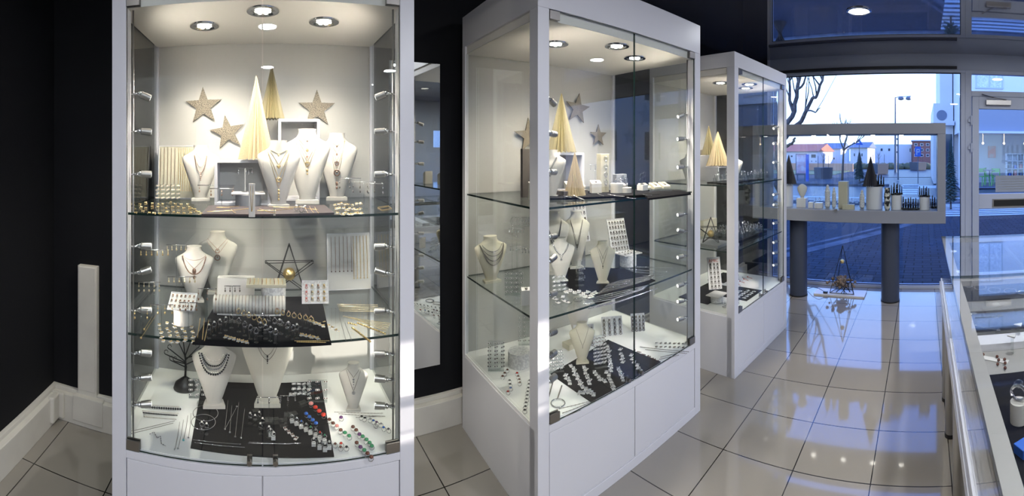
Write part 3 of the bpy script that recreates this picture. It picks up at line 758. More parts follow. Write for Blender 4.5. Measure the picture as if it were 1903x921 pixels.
# unseen house rows added to block the low sun, leaving a beam gap
for i, (x0, x1, l) in enumerate(((-26, 7.2, 'unseen row of houses added to block the low sun, west of the gap'), (10.9, 17.5, 'unseen row of houses added to block the low sun, east of the gap'))):
    t = empty('sun_blocker_row', (x0, -12, GZ), 0, l, 'building')
    MB().box(0, x1 - x0, -3, 0, 0, 7).build('facade', M['render'], t)
    MB().box(-0.2, x1 - x0 + 0.0, -3.2, 0.0, 7, 7.4).build('roof', M['slate'], t)
    for k in range(int((x1 - x0)/3)):
        for z in (1.2, 4.2): MB().box(1 + k*3, 2.1 + k*3, 0.0, 0.04, z, z + 1.4).build('window', M['darkglass'], t)

# ------------------------------------------------------------------ window display box on its two columns
BX0, BX1, BY0, BY1, BZ0, BZ1 = 4.03, 4.44, -0.225, 1.74, 0.815, 1.79
t = empty('window_vitrine', ((BX0+BX1)/2, (BY0+BY1)/2, 0), 0, 'wide white box-shaped window display case on two grey columns', 'display case')
ox, oy = (BX0+BX1)/2, (BY0+BY1)/2
def bx(mb, a, b, c, d, e, f_): return mb.box(a - ox, b - ox, c - oy, d - oy, e, f_)
IY0, IY1, IZ0, IZ1 = -0.145, 1.66, 0.935, 1.685
b = MB(); bx(b, BX0, BX1, BY0, BY1, BZ0, IZ0); bx(b, BX0, BX1, BY0, BY1, IZ1, BZ1); bx(b, BX0, BX1, BY0, IY0, IZ0, IZ1); bx(b, BX0, BX1, IY1, BY1, IZ0, IZ1)
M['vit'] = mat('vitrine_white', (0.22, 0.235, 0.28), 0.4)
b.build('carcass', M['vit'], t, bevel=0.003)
bx(MB(), BX0 + 0.02, BX0 + 0.026, IY0, IY1, IZ0, IZ1).build('front_pane', M['glass'], t)
bx(MB(), BX1 - 0.026, BX1 - 0.02, IY0, IY1, IZ0, IZ1).build('rear_pane', M['glass'], t)
for px in (1455, 1512, 1567, 1622, 1675):
    y = yat(px, 4.25); k = MB()
    MB().lathe([(0.042, 0), (0.041, -0.004), (0.032, -0.004), (0.03, 0)], 18, (4.25 - ox, y - oy, IZ1), cap=False).build('downlight', M['chrome'], t)
    for j in range(7):
        q = 2*PI*j/6; rr = 0 if j == 6 else 0.019
        k.sph((4.25 - ox + rr*math.cos(q), y - oy + rr*math.sin(q), IZ1 - 0.003), 0.005, 6, 4, sz=0.5)
    k.build('led_lens', M['led'], t)
lk = MB(); lk.tube([(BX0 - 0.02 - ox, 0.85 - oy, IZ0 + 0.0), (BX0 + 0.019 - ox, 0.85 - oy, IZ0 + 0.0)], 0.012, 10); lk.build('lock', M['steel'], t)
M['column'] = mat('blue_grey_column_paint', (0.045, 0.055, 0.085), 0.35)
for px, l in ((1484, 'left'), (1654.5, 'right')):
    c = MB().cyl((0,0,0.012), 0.093, BZ0 - 0.0125, 32).build('column', M['column'], t, smooth='auto', loc=(4.235 - ox, yat(px, 4.235) - oy, 0))
    MB().cyl((0,0,0), 0.098, 0.012, 32).build('foot_ring', M['black'], c, smooth='auto')

# things inside the window display (standing at z = IZ0)
def cone_mb(r, h, n=22, depth=0.22, lift=0.0):
    mb = MB(); vs = []; fs = []
    for j, (f, z) in enumerate(((1, 0), (0.5, h*0.5), (0.03, h))):
        for k in range(2*n):
            a = PI*k/n; q = r*f*(1 if k % 2 == 0 else 1 - depth); zz = z + (0 if k % 2 == 0 or j else r*0.10)
            vs.append((q*math.cos(a), q*math.sin(a), zz))
    m2 = 2*n
    for j in (0, 1):
        for k in range(m2): fs.append((j*m2 + k, j*m2 + (k+1) % m2, (j+1)*m2 + (k+1) % m2, (j+1)*m2 + k))
    fs.append(list(range(2*m2, 3*m2))); vs.append((0, 0, h*0.06)); c = len(vs) - 1
    for k in range(m2): fs.append((c, (k+1) % m2, k))
    mb.add(vs, fs); return mb
def paper_tree(loc, r, h, m, label, rz=0.0, group='pleated paper trees'):
    o = cone_mb(r, h).build('paper_tree', m); o.location = loc; o.rotation_euler = (0, 0, rz)
    return tag(o, label, 'paper tree', group)
def drum(loc, r, h, m, label, name='riser', cat='riser', group=None, seg=28):
    o = MB().cyl((0,0,0), r, h, seg).build(name, m, smooth='auto', bevel=0.001); o.location = loc
    return tag(o, label, cat, group)
WV = lambda px, X=4.2, z=IZ0: Vector((X, yat(px, X), z))
drum(WV(1625, 4.22), 0.085, 0.225, M['white'], 'wide white cylinder riser under the dark cone in the window display')
paper_tree(WV(1618, 4.20, IZ0 + 0.2255), 0.083, 0.305, M['greycone'], 'charcoal pleated paper tree on the wide white cylinder in the window display')
drum(WV(1461, 4.22), 0.075, 0.235, M['white'], 'white cylinder riser at the left end of the window display')
paper_tree(WV(1466, 4.20, IZ0 + 0.2355), 0.085, 0.31, M['greycone'], 'charcoal pleated paper tree at the left end of the window display')
drum(WV(1666, 4.18), 0.056, 0.145, M['white'], 'middle white cylinder riser topped with four black stands in the window display')
drum(WV(1718, 4.18), 0.054, 0.125, M['white'], 'rightmost white cylinder riser in the window display')
def make_handstand():
    t = empty('ring_stand', (0,0,0))
    MB().box(-0.028, 0.028, -0.02, 0.02, 0, 0.02).build('base', M['plastic'], t, bevel=0.002)
    f = MB()
    for k, (y, h) in enumerate(((-0.011, 0.075), (0.011, 0.095))): f.tube([(0, y, 0.02), (0.002, y*1.1, 0.02 + h)], 0.0075, 8, r2=0.005)
    f.build('finger_post', M['plastic'], t, smooth=True)
    r = MB(); r.ring((0, 0.0115, 0.06), 0.0095, 0.0022, 'z', 12); r.sph((-0.011, 0.0115, 0.062), 0.005)
    tag(r.build('ring', M['silver'], t))
    return t
hs = [(1630, 4.19, 0.226), (1640, 4.22, 0.226), (1635, 4.25, 0.226), (1658.5, 4.16, 0.146), (1664, 4.20, 0.146), (1670, 4.17, 0.146), (1674, 4.21, 0.146), (1711, 4.17, 0.126), (1718, 4.21, 0.126), (1724, 4.17, 0.126)]
for px, X, z in hs:
    place('hand', make_handstand, WV(px, X, IZ0 + z + 0.0005), rnd.uniform(-0.6, 0.6), 'black two-fingered ring stand standing on a white cylinder in the window display', 'ring stand', 'black ring stands on the white cylinders', s=rnd.uniform(0.85, 1.1))
for i in range(16):
    px = 1681 + (i % 6)*4.6 if i < 13 else 1731 + (i - 13)*4; X = 4.14 + (i // 6)*0.07
    place('hand', make_handstand, WV(px, X), rnd.uniform(-0.6, 0.6), 'black two-fingered ring stand with a silver ring, low on the floor of the window display', 'ring stand', 'black ring stands on the window display floor', s=rnd.uniform(0.8, 1.15))
t = empty('shell_bust', WV(1491, 4.2, IZ0 + 0.095), R(-60), 'cream curved necklace display shaped like a shell in the window display', 'jewellery bust')
k = MB(); k.lathe([(0.012, 0), (0.03, 0.03), (0.05, 0.075), (0.055, 0.11), (0.03, 0.135), (0.012, 0.145)], 16, sx=1.0, sy=0.45); k.build('body', M['bust'], t, smooth=True)
k = MB(); k.cyl((0,0,-0.0), 0.022, 0.006, 14); k.build('foot', M['bust'], t)
def box_thing(loc, sx, sy, sz, m, label, name='riser_block', cat='riser', rz=0, group=None, bevel=0.0015):
    o = MB().box(-sx/2, sx/2, -sy/2, sy/2, 0, sz).build(name, m, bevel=bevel); o.location = loc; o.rotation_euler = (0, 0, rz)
    return tag(o, label, cat, group)
box_thing(WV(1491, 4.2), 0.09, 0.10, 0.094, M['white'], 'white block under the shell-shaped necklace display in the window')
box_thing(WV(1507.5, 4.15), 0.05, 0.05, 0.06, M['white'], 'small white cube right of the shell display block in the window')
box_thing(WV(1522, 4.16), 0.07, 0.08, 0.055, M['white'], 'low wide white block between the small cube and the beaded tower in the window')
box_thing(WV(1568, 4.2), 0.09, 0.095, 0.275, M['cream'], 'tall cream upright display box in the middle of the window display', 'display_tower', 'riser')
box_thing(WV(1577, 4.12), 0.05, 0.12, 0.05, M['cream'], 'low cream block in front of the tall cream display box in the window')
for px, n, w, l in ((1538, 9, 0.032, 'taller scalloped white bracelet tower left of the cream display box'), (1550, 8, 0.024, 'thinner scalloped white bracelet tower beside the cream display box'), (1602, 7, 0.030, 'scalloped white bracelet tower left of the wide white cylinder')):
    k = MB(); prof = [(w*0.5, 0)]
    for j in range(n): z = 0.012 + j*0.024; f = 1 if j < n - 2 else 0.75 - 0.2*(j - n + 2); prof += [(w*0.78*f, z), (w*f, z + 0.010), (w*0.78*f, z + 0.022)]
    prof += [(0.006, prof[-1][1] + 0.012)]
    k.lathe(prof, 16); o = k.build('bracelet_tower', M['grid'], smooth=True); o.location = WV(px, 4.2); tag(o, l, 'bracelet stand', 'scalloped bracelet towers')
k = MB(); k.lathe([(0.022, 0), (0.03, 0.03), (0.03, 0.1), (0.034, 0.13), (0.026, 0.2), (0.03, 0.22)], 16)
o = k.build('patterned_stand', mat('black_and_white_pattern', (0.75, 0.73, 0.68), 0.5, noise=(26, 0.02, (0.02, 0.02, 0.02))), smooth=True); o.location = WV(1649, 4.13); tag(o, 'black and white patterned upright stand between two white cylinders', 'bracelet stand')
def make_crystal():
    t = empty('acrylic_stand', (0,0,0))
    MB().box(-0.012, 0.012, -0.012, 0.012, 0, 0.035).build('block', M['acrylic'], t)
    k = MB(); k.ring((0,0,0.045), 0.009, 0.0018, 'x', 12); k.sph((0,0,0.056), 0.005); k.build('ring', M['silver'], t)
    return t
for i in range(18):
    place('cryst', make_crystal, WV(1480 + i*8.6 + rnd.uniform(-2, 2), 4.30 + 0.035*(i % 3)), rnd.uniform(0, 3), 'clear acrylic block with a silver ring along the back of the window display', 'ring stand', 'acrylic ring blocks along the window display', s=rnd.uniform(0.9, 1.5))

# wire tree decoration on its white board
c0 = G(1562, 545)
t = empty('wire_tree', (4.36, yat(1566, 4.36), 0.0165), 0, 'black wire pyramid tree with a gold bauble and dried flowers on a white board', 'decoration')
tip = Vector((0, 0.0, 0.50)); w_ = MB()
cs = [Vector((-0.05, -0.13, 0.0)), Vector((-0.05, 0.13, 0.0)), Vector((0.09, 0.09, 0.0)), Vector((0.09, -0.09, 0))]
for q in cs: w_.tube([q, tip], 0.0035, 6)
for i in range(4): w_.tube([cs[i] + Vector((0,0,0.004)), cs[(i+1) % 4] + Vector((0,0,0.004))], 0.0035, 6)
w_.build('wire_frame', M['black'], t)
MB().sph((-0.02, 0.0, 0.335), 0.024, 16, 10).build('gold_bauble', M['gold'], t, smooth=True)
fl_ = MB(); tw = MB()
for i in range(60):
    p = Vector((rnd.uniform(-0.07, 0.06), rnd.gauss(0, 0.06), 0.07 + rnd.random()*0.09)); fl_.sph(p, rnd.uniform(0.010, 0.022), 6, 4)
for i in range(26):
    a = rnd.uniform(0, 2*PI); L = rnd.uniform(0.08, 0.2); p = Vector((rnd.uniform(-.04,.04), rnd.uniform(-.07,.07), 0.05))
    tw.tube([p, p + Vector((0.3*math.cos(a)*L, 0.4*math.sin(a)*L, 0.5*L)), p + Vector((0.8*math.cos(a)*L, 0.8*math.sin(a)*L, 0.9*L*rnd.uniform(0.0, 1.3)))], 0.003, 4, r2=0.001)
for i in range(6): tw.tube([(rnd.uniform(-.05,.05), rnd.uniform(-.1,.1), 0), (rnd.uniform(-.04,.04), rnd.uniform(-.08,.08), 0.1)], 0.004, 4)
df = fl_.build('dried_flowers', mat('dried_flower_heads', (0.30, 0.22, 0.15), 0.9, noise=(40, 0.2, (0.12, 0.09, 0.08))), t, smooth=True); df['kind'] = 'stuff'; tw.build('twigs', M['black'], t)
o = MB().box(-0.10, 0.10, -0.27, 0.27, 0.0, 0.016).build('white_board', M['white_card'], bevel=0.001); o.location = (4.36, yat(1562, 4.36), 0.0)
tag(o, 'white rectangular board on the floor under the wire tree', 'board')
k = MB(); q0 = Vector((4.30, yat(1532, 4.3), 0.03)); k.tube([q0, q0 + Vector((0, 0.06, 0.03)), q0 + Vector((0.05, 0.14, 0.02)), q0 + Vector((0.1, 0.22, -0.02)), q0 + Vector((0.15, 0.3, -0.026))], 0.003, 5); k.box(q0.x - 0.015, q0.x + 0.015, q0.y - 0.035, q0.y + 0.01, 0.0165, 0.034)
tag(k.build('light_cable', M['plastic']), 'black cable with an inline switch lying beside the wire tree', 'cable')

# ------------------------------------------------------------------ glass counter along the right edge
CYE = -0.124; M['rim'] = mat('ivory_counter_rim', (0.30, 0.29, 0.275), 0.4); M['counterglass'] = glass('counter_glass', (0.975, 0.98, 0.975), 0.05)
def counter(label, x0, x1):
    t = empty('glass_counter', (x0, CYE, 0), 0, label, 'glass counter', 'glass jewellery counters'); L = x1 - x0; D = 0.62
    k = MB(); k.box(0, L, -0.020, 0.012, 0.60, 0.655); k.box(0, L, -0.014, 0.004, 0.655, 0.675); k.box(0, L, -D, -D + 0.02, 0.60, 0.675); k.box(0, 0.02, -D + 0.02, -0.02, 0.60, 0.67); k.box(L - 0.02, L, -D + 0.02, -0.02, 0.60, 0.67)
    k.build('tray_rail', M['white'], t, bevel=0.0015)
    MB().box(0.02, L - 0.02, -D + 0.02, -0.021, 0.655, 0.675).build('display_floor', M['rim'], t)
    k = MB(); k.box(0.001, L - 0.001, -0.045, -0.007, 0.915, 0.938); k.box(0.001, 0.035, -D + 0.03, -0.045, 0.915, 0.938); k.box(L - 0.035, L - 0.001, -D + 0.03, -0.045, 0.915, 0.938)
    k.build('top_rim', M['rim'], t, bevel=0.001)
    MB().box(0, L, -D, 0, 0.940, 0.950, edge=1).build('top_pane', [M['counterglass'], M['edge']], t)
    MB().box(0, L, -0.0065, -0.0005, 0.676, 0.9395).build('side_pane', M['counterglass'], t)
    for a in (0.0005, L - 0.0065): MB().box(a, a + 0.006, -D + 0.02, -0.007, 0.676, 0.914).build('end_pane', M['counterglass'], t)
    for a in (0.35, L - 0.22):
        for b in (-0.024, -D + 0.06):
            g = MB().cyl((a, b, 0.02), 0.029, 0.58, 20).build('leg', M['steel'], t, smooth='auto')
            MB().cyl((a, b, 0), 0.031, 0.02, 20).build('rubber_foot', M['black'], g, smooth='auto')
    return t
counter('far glass counter unit, ending beside the entrance door', 1.86, 2.75)
counter('near glass counter unit at the lower right, its rim closest to the viewer', -0.9, 1.857)
CZ = 0.6755
def slab(name, x0, x1, y0, y1, z, h, m, label, cat, group=None, rz=0.0):
    o = MB().box(-(x1-x0)/2, (x1-x0)/2, -(y1-y0)/2, (y1-y0)/2, 0, h).build(name, m, bevel=0.001)
    o.location = ((x0+x1)/2, (y0+y1)/2, z + 0.0003); o.rotation_euler = (0, 0, rz)
    return tag(o, label, cat, group)
slab('felt_pad', 2.30, 2.60, -0.70, -0.20, CZ, 0.006, M['mat'], 'dark felt pad in the far counter unit, beyond the window reflection', 'display pad')
slab('felt_pad', 1.90, 2.14, -0.70, -0.18, CZ, 0.006, M['mat'], 'dark felt pad at the near end of the far counter unit', 'display pad')
slab('felt_pad', 0.55, 1.52, -0.70, -0.175, CZ, 0.006, M['mat'], 'large black felt pad in the near counter unit', 'display pad')
slab('display_step', 1.71, 1.80, -0.70, -0.18, CZ, 0.03, M['white'], 'narrow white display step across the near counter unit', 'display step')
# ------------------------------------------------------------------ builders for the jewellery and its displays
BP = [(0.00,.17,.10),(0.06,.175,.10),(0.12,.21,.11),(0.25,.27,.12),(0.45,.37,.14),(0.60,.445,.15),(0.70,.49,.14),(0.755,.50,.12),(0.79,.475,.115),(0.825,.37,.12),(0.86,.27,.13),(0.90,.205,.145),(0.955,.185,.15),(1.0,.195,.155)]
def bp(t):
    for (t0,a0,b0),(t1,a1,b1) in zip(BP, BP[1:]):
        if t <= t1:
            f = (t - t0)/(t1 - t0); return a0 + (a1-a0)*f, b0 + (b1-b0)*f
    return BP[-1][1:]
def yoff(t): return 0.10*(t - 0.5)**2*4*0.5 + (0.06 if t > 0.85 else 0.06*t)
class Bust:
    def __init__(s, px, py, z, h, w, label, m='bust', rz=None, foot=True, lean=0.0, loc=None, group='necklace busts'):
        s.h, s.w = h, w
        loc = loc if loc is not None else G(px, py, z) + Vector((0, 0, 0.0008))
        s.loc, s.rz = loc, (TO_CAM(loc) if rz is None else rz)
        s.root = empty('jewellery_bust', loc, s.rz, label, 'jewellery bust', group)
        f0 = 0.05*h if foot else 0.0
        s.f0 = f0; b = MB(); vs = []; fs = []; n = 28; m_ = 26
        for j in range(m_+1):
            t = j/m_; a, c = bp(t); z_ = f0 + t*(h - f0); yo = yoff(t)*w
            for k in range(n):
                q = 2*PI*k/n; cy = math.sin(q)
                vs.append((a*w*math.cos(q), yo + c*w*(cy if cy < 0 else cy*0.75), z_))
        for j in range(m_):
            for k in range(n): fs.append((j*n + k, j*n + (k+1) % n, (j+1)*n + (k+1) % n, (j+1)*n + k))
        fs.append(list(range(n))[::-1]); b.add(vs, fs)
        b.add([vs[m_*n + k] for k in range(n)], [list(range(n))])
        b.build('body', M[m], s.root, smooth='auto')
        if foot: MB().prism([(-.25*w, -.10*w), (.25*w, -.10*w), (.2*w, .16*w), (-.2*w, .16*w)], 0, f0).build('foot', M[m], s.root, bevel=0.001)
    def surf(s, x, t):
        a, c = bp(max(0, min(1, t))); q = max(0.0, 1 - (x/(a*s.w))**2)
        return yoff(t)*s.w - c*s.w*math.sqrt(q)
    def pt(s, x, t, e=0.0012): return Vector((x, s.surf(x, t) - e, s.f0 + t*(s.h - s.f0)))
    def necklace(s, t_low, label, m='gold', r=0.0010, p=1.0, x0=0.20, t0=0.90, beads=0, pend=None, pm=None, pr=0.006, drop=0):
        n = 22; pts = []
        for i in range(n+1):
            u = -1 + 2*i/n
            t = t0 - (t0 - t_low)*(1 - abs(u)**p)
            x = u*x0*s.w*(1 + (0.25*(1-abs(u)) if p > 1 else 0)); a = bp(t)[0]*s.w*0.97
            pts.append(s.pt(max(-a, min(a, x)), t, 0.0012 + beads))
        k = MB(); k.tube(pts, r, 4)
        if beads: k.beads(pts, beads, beads*2.15)
        o = k.build('necklace', M[m], None, smooth=True); o.location = s.loc; o.rotation_euler = (0, 0, s.rz)
        tag(o, label, 'necklace', None)
        if pend:
            c = s.pt(0, t_low, 0.003 + beads); c.z -= pr*0.9; q = MB()
            if pend == 'ring': q.ring(c, pr, pr*0.22, 'y', 16); q.sph(c + Vector((0,0,pr*0.3)), pr*0.35)
            elif pend == 'disc': q.ring(c, pr, pr*0.2, 'y', 16); q.sph(c, pr*0.6, sy=0.4)
            elif pend == 'drop': q.sph(c, pr*0.7, sz=1.6, sy=0.6); q.sph(c - Vector((0,0,pr*2.2)), pr*0.5, sz=1.4)
            elif pend == 'heart': q.sph(c + Vector((-pr*.4,0,pr*.2)), pr*.55, sy=.4); q.sph(c + Vector((pr*.4,0,pr*.2)), pr*.55, sy=.4); q.sph(c - Vector((0,0,pr*.3)), pr*.6, sy=.4)
            elif pend == 'tier':
                for j in range(4): q.sph(c - Vector((0,0,j*pr*1.3)), pr*(0.55 - 0.07*j), sy=.6)
            if drop: q.tube([c, c - Vector((0,0,drop))], 0.0012, 4); q.sph(c - Vector((0,0,drop)), pr*0.5)
            q.build('pendant', M[pm or m], o, smooth=True)
        return o

def make_ring(m, stone=None, r=0.0085, t=0.0014):
    def f():
        k = MB(); k.ring((0,0,r), r, t, 'y', 14, 4)
        o = k.build('ring', M[m], smooth=True)
        k = MB(); k.sph((0,0,2*r + 0.002), 0.0042, 7, 4, sz=0.8); k.build('stone', M[stone or m], o)
        return o
    return f
def make_holder(h=0.030, r=0.0085):
    def f(): return MB().cyl((0,0,0), r, h, 14).build('ring_holder', M['acrylic'], smooth='auto')
    return f
def ring_set(px, py, z, m, stone, where, h=0.03, grp=''):
    p = G(px, py, z) + Vector((0,0,0.0004)); rz = TO_CAM(p) + rnd.uniform(-.7, .7)
    place('holder%g' % h, make_holder(h), p, rz, 'clear acrylic cylinder holding up a ring, ' + where, 'ring holder', 'acrylic ring cylinders, ' + where)
    q = p.copy(); q.z += h + 0.0003
    place('ring' + m + str(stone), make_ring(m, stone), q, rz, {'gold': 'gold', 'goldm': 'pale gold', 'silver': 'silver', 'dsilver': 'dark silver', 'rose': 'rose gold'}[m] + ' stone-set ring on an acrylic cylinder, ' + where, 'ring', 'rings on cylinders, ' + where)

def make_tag_item(m, stone, card=True):
    "a small white tag with a piece of jewellery clipped to it, lying flat"
    def f():
        if card: o = MB().box(-0.006, 0.006, -0.010, 0.010, 0, 0.0008).build('price_tag', M['white_card'])
        else: o = empty('earring_pair', (0,0,0))
        k = MB()
        for a in (-1, 1): k.sph((a*0.0032, 0.0, 0.0035), 0.0030, 6, 4)
        k.tube([(0, -0.010, 0.0012), (0.002, -0.017, 0.0014)], 0.0008, 4)
        k.build('earring', M[m if not stone else stone], o, smooth=True); return o
    return f
def flat_items(key, m, stone, pts, z, label, cat, group, name=None, s=1.0, rz=None, card=True, tiltz=0.9):
    for (x, y) in pts:
        p = G(x, y, z) + Vector((0,0,0.0004))
        o = place(key, make_tag_item(m, stone, card), p, (TO_CAM(p) + rnd.uniform(-tiltz, tiltz)) if rz is None else rz, label, cat, group, s)
        if name: o.name = name
def line_pts(a, b, n, j=0.6):
    return [(a[0] + (b[0]-a[0])*i/max(1, n-1) + rnd.uniform(-j, j), a[1] + (b[1]-a[1])*i/max(1, n-1) + rnd.uniform(-j, j)) for i in range(n)]
def grid_pts(x0, x1, y0, y1, nx, ny, sh=0.0, j=1.0):
    return [(x0 + (x1-x0)*i/max(1, nx-1) + sh*k + rnd.uniform(-j, j), y0 + (y1-y0)*k/max(1, ny-1) + rnd.uniform(-j, j)) for k in range(ny) for i in range(nx)]

def chain_flat(pxs, z, m, label, group, r=0.0011, bead=0.0, step=None, name='bracelet', cat='bracelet', lift=0.0, pend=None, wig=0.0):
    P0 = [G(x, y, z) + Vector((0,0,0.0006 + lift + max(r, bead))) for x, y in pxs]
    pts = []
    for a, b in zip(P0, P0[1:]):
        n = max(2, int((b-a).length/0.012))
        for i in range(n):
            q = a.lerp(b, i/n); d = (b-a).normalized(); pts.append(q + Vector((-d.y, d.x, 0))*wig*math.sin(i*1.3))
    pts.append(P0[-1]); k = MB(); k.tube(pts, r, 4)
    if bead: k.beads(pts, bead, step or bead*2.1, 6, 4)
    c = sum(pts, Vector())/len(pts)
    k.v = [v - c for v in k.v]
    o = k.build(name, M[m], smooth=True); o.location = c
    if pend:
        q = MB(); q.sph(pts[-1] - c, pend[1], 8, 5); q.build('pendant', M[pend[0]], o, smooth=True)
    return tag(o, label, cat, group)

def star_mesh(R0, th):
    k = MB(); poly = []
    for i in range(10):
        a = PI/2 + i*PI/5; q = R0 if i % 2 == 0 else R0*0.40
        poly.append((q*math.cos(a), q*math.sin(a)))
    vs = [(x, -th/2, y) for x, y in poly] + [(x, th/2, y) for x, y in poly] + [(0, -th/2 - 0.001, 0), (0, th/2, 0)]
    fs = []
    for i in range(10):
        j = (i+1) % 10; fs += [(20, i, j), (21, 10+j, 10+i), (i, 10+i, 10+j, j)]
    return k.add(vs, fs)
def star(loc, R0, roll, label, rz=0.0):
    o = star_mesh(R0, 0.006).build('glitter_star', M['glitter']); o.location = loc; o.rotation_euler = (0, roll, rz)
    return tag(o, label, 'star', 'glitter stars on the case backs')
def open_box(loc, w, d, h, label, rz=0.0, th=0.012, m='white'):
    t = empty('display_cube', loc, rz, label, 'display cube', 'white open display cubes')
    k = MB(); k.box(-w/2, w/2, -d/2, d/2, 0, th); k.box(-w/2, w/2, -d/2, d/2, h - th, h); k.box(-w/2, -w/2 + th, -d/2, d/2, th, h - th); k.box(w/2 - th, w/2, -d/2, d/2, th, h - th)
    k.build('surround', M[m], t, bevel=0.001)
    MB().box(-w/2 + th, w/2 - th, d/2 - 0.006, d/2 - 0.001, th, h - th).build('back', M['panel'], t)
    return t

def pad_board(loc, w, h, lean, rz, label, m='white_card', th=0.012, name='display_board', cat='display board', group=None):
    "upright board leaning back; local x right, local z up the board, front at y = 0"
    t = empty(name, loc, 0, label, cat, group); t.rotation_euler = (-lean, 0, rz)
    t.rotation_mode = 'XYZ'
    MB().box(-w/2, w/2, 0, th, 0, h).build('panel', M[m], t, bevel=0.002)
    k = MB(); 
    for q in ((-w/2, w/2, 0, 0.003), (-w/2, w/2, h - 0.003, h), (-w/2, -w/2 + 0.003, 0.003, h - 0.003), (w/2 - 0.003, w/2, 0.003, h - 0.003)): k.box(q[0], q[1], -0.0025, -0.0001, q[2], q[3])
    k.build('edge_binding', M['white'], t)
    return t
def on_board(t, w, h, make, key, xs, zs, label, cat, group, s=1.0, j=0.0):
    mw = Matrix.Translation(t.location) @ t.rotation_euler.to_matrix().to_4x4()
    for z in zs:
        for x in xs:
            o = place(key, make, (0,0,0), 0, label, cat, group, s)
            p = mw @ Vector((x*w/2 + rnd.uniform(-j, j)*w, -0.0035, z*h)); o.location = p
            o.rotation_euler = t.rotation_euler
def make_hang(m, L, bead=0.0016, drop=None):
    def f():
        k = MB(); pts = [(0, 0, 0), (0.0006, -0.001, -L*0.5), (0, -0.0005, -L)]
        k.tube(pts, 0.0009, 4)
        if bead: k.beads(pts, bead, bead*3.2, 5, 3)
        o = k.build('chain', M[m], smooth=True)
        q = MB(); q.sph((0, -0.001, -L), drop[1] if drop else 0.0022, 6, 4); q.build('clasp', M[drop[0] if drop else m], o)
        return o
    return f
def make_stud(m, s_=0.004):
    def f():
        k = MB(); k.sph((0, -s_*0.4, 0), s_, 7, 4, sy=.6); k.ring((0, -s_*0.4, -s_*1.6), s_*0.9, s_*0.25, 'y', 10, 4)
        return k.build('earring', M[m], smooth=True)
    return f
def make_drop(m, L=0.022):
    def f():
        k = MB(); k.tube([(0,0,0.002), (0,0,-L*0.45)], 0.0007, 4); k.sph((0,0,-L*0.3), 0.0028, 6, 4)
        o = k.build('earring', M[m], smooth=True)
        q = MB(); q.sph((0,0,-L*0.75), 0.0036, 7, 5, sy=0.6, sz=1.5); q.build('drop', M[m], o, smooth=True); return o
    return f
def tstand(px, pyb, pyt, wpx, z, n, m, where, L=0.022, label=None, rz=None):
    p = G(px, pyb, z) + Vector((0,0,0.0006)); D = math.hypot(p.x, p.y); h = (H - (pyt - HY)*D/FP) - p.z; w = wpx*D/FP
    rz = TO_CAM(p) if rz is None else rz
    t = empty('earring_stand', p, rz, (label or 'clear acrylic T-shaped earring stand, ' + where), 'earring stand', 'acrylic T stands, ' + where)
    MB().box(-0.016, 0.016, -0.016, 0.016, 0, 0.006).build('base', M['acrylic'], t)
    MB().tube([(0,0,0.006), (0,0,h)], 0.0022, 6).build('post', M['acrylic'], t, smooth=True)
    MB().tube([(-w/2,0,h), (w/2,0,h)], 0.0016, 6).build('bar', M['silver'], t, smooth=True)
    c, s_ = math.cos(rz), math.sin(rz)
    for i in range(n):
        x = -w/2*0.9 + 0.9*w*i/max(1, n-1)
        place('drop%s%g' % (m, L), make_drop(m, L), (p.x + c*x - s_*-0.0025, p.y + s_*x + c*-0.0025, p.z + h - 0.003), rz,
              {'gold': 'gold', 'goldm': 'pale gold', 'silver': 'silver', 'dsilver': 'dark silver', 'rose': 'rose gold'}[m] + ' drop earring hanging from a T stand, ' + where, 'earring', 'hanging earrings, ' + where)
    return t
def make_cardstand(nx, ny, w, h, dots):
    "acrylic sloped stand"
    def f():
        t = empty('card_stand', (0,0,0))
        k = MB(); k.box(-w/2, w/2, 0, 0.003, 0.0, h); k.box(-w/2, w/2, -0.02, 0.0, 0.0, 0.003); k.build('acrylic_sheet', M['acrylic'], t)
        return t
    return f
def cardstand(px, py, z, w, h, nx, ny, m, label, where, lean=0.25, rz=None, s=1.0):
    p = G(px, py, z) + Vector((0,0,0.001)); rz = TO_CAM(p) if rz is None else rz
    t = make_cardstand(nx, ny, w, h, m)(); t.location = p; t.rotation_euler = (-lean, 0, rz); tag(t, label, 'earring stand')
    mw = Matrix.Translation(p) @ t.rotation_euler.to_matrix().to_4x4()
    for j in range(ny):
        for i in range(nx):
            o = place('pair' + m, make_pair(m), (0,0,0), 0, 'white card with a pair of studs, ' + where, 'earring card', 'earring cards, ' + where, s)
            o.location = mw @ Vector((-w*0.42 + 0.84*w*i/max(1, nx-1), -0.002, h*0.14 + 0.78*h*j/max(1, ny-1))); o.rotation_euler = (-lean, rnd.uniform(-.5, .1), rz)
    return t
def make_pair(m):
    def f():
        o = MB().box(-0.009, 0.009, -0.0008, 0, -0.0035, 0.0035).build('earring_card', M['white_card'])
        k = MB(); k.sph((-0.005, -0.002, 0), 0.0026, 6, 4); k.build('stud', M[m], o); k = MB(); k.sph((0.005, -0.002, 0), 0.0026, 6, 4); k.build('stud', M[m], o)
        return o
    return f
def slab_px(name, corners, z, h, m, label, cat, group=None, bevel=0.0008):
    P = [G(x, y, z) for x, y in corners]; c = sum(P, Vector())/len(P)
    poly = [(p.x - c.x, p.y - c.y) for p in P]
    ar = sum(poly[i][0]*poly[(i+1) % len(poly)][1] - poly[(i+1) % len(poly)][0]*poly[i][1] for i in range(len(poly)))
    if ar < 0: poly = poly[::-1]
    o = MB().prism(poly, 0, h).build(name, m, bevel=bevel); o.location = (c.x, c.y, z + 0.0004)
    return tag(o, label, cat, group)
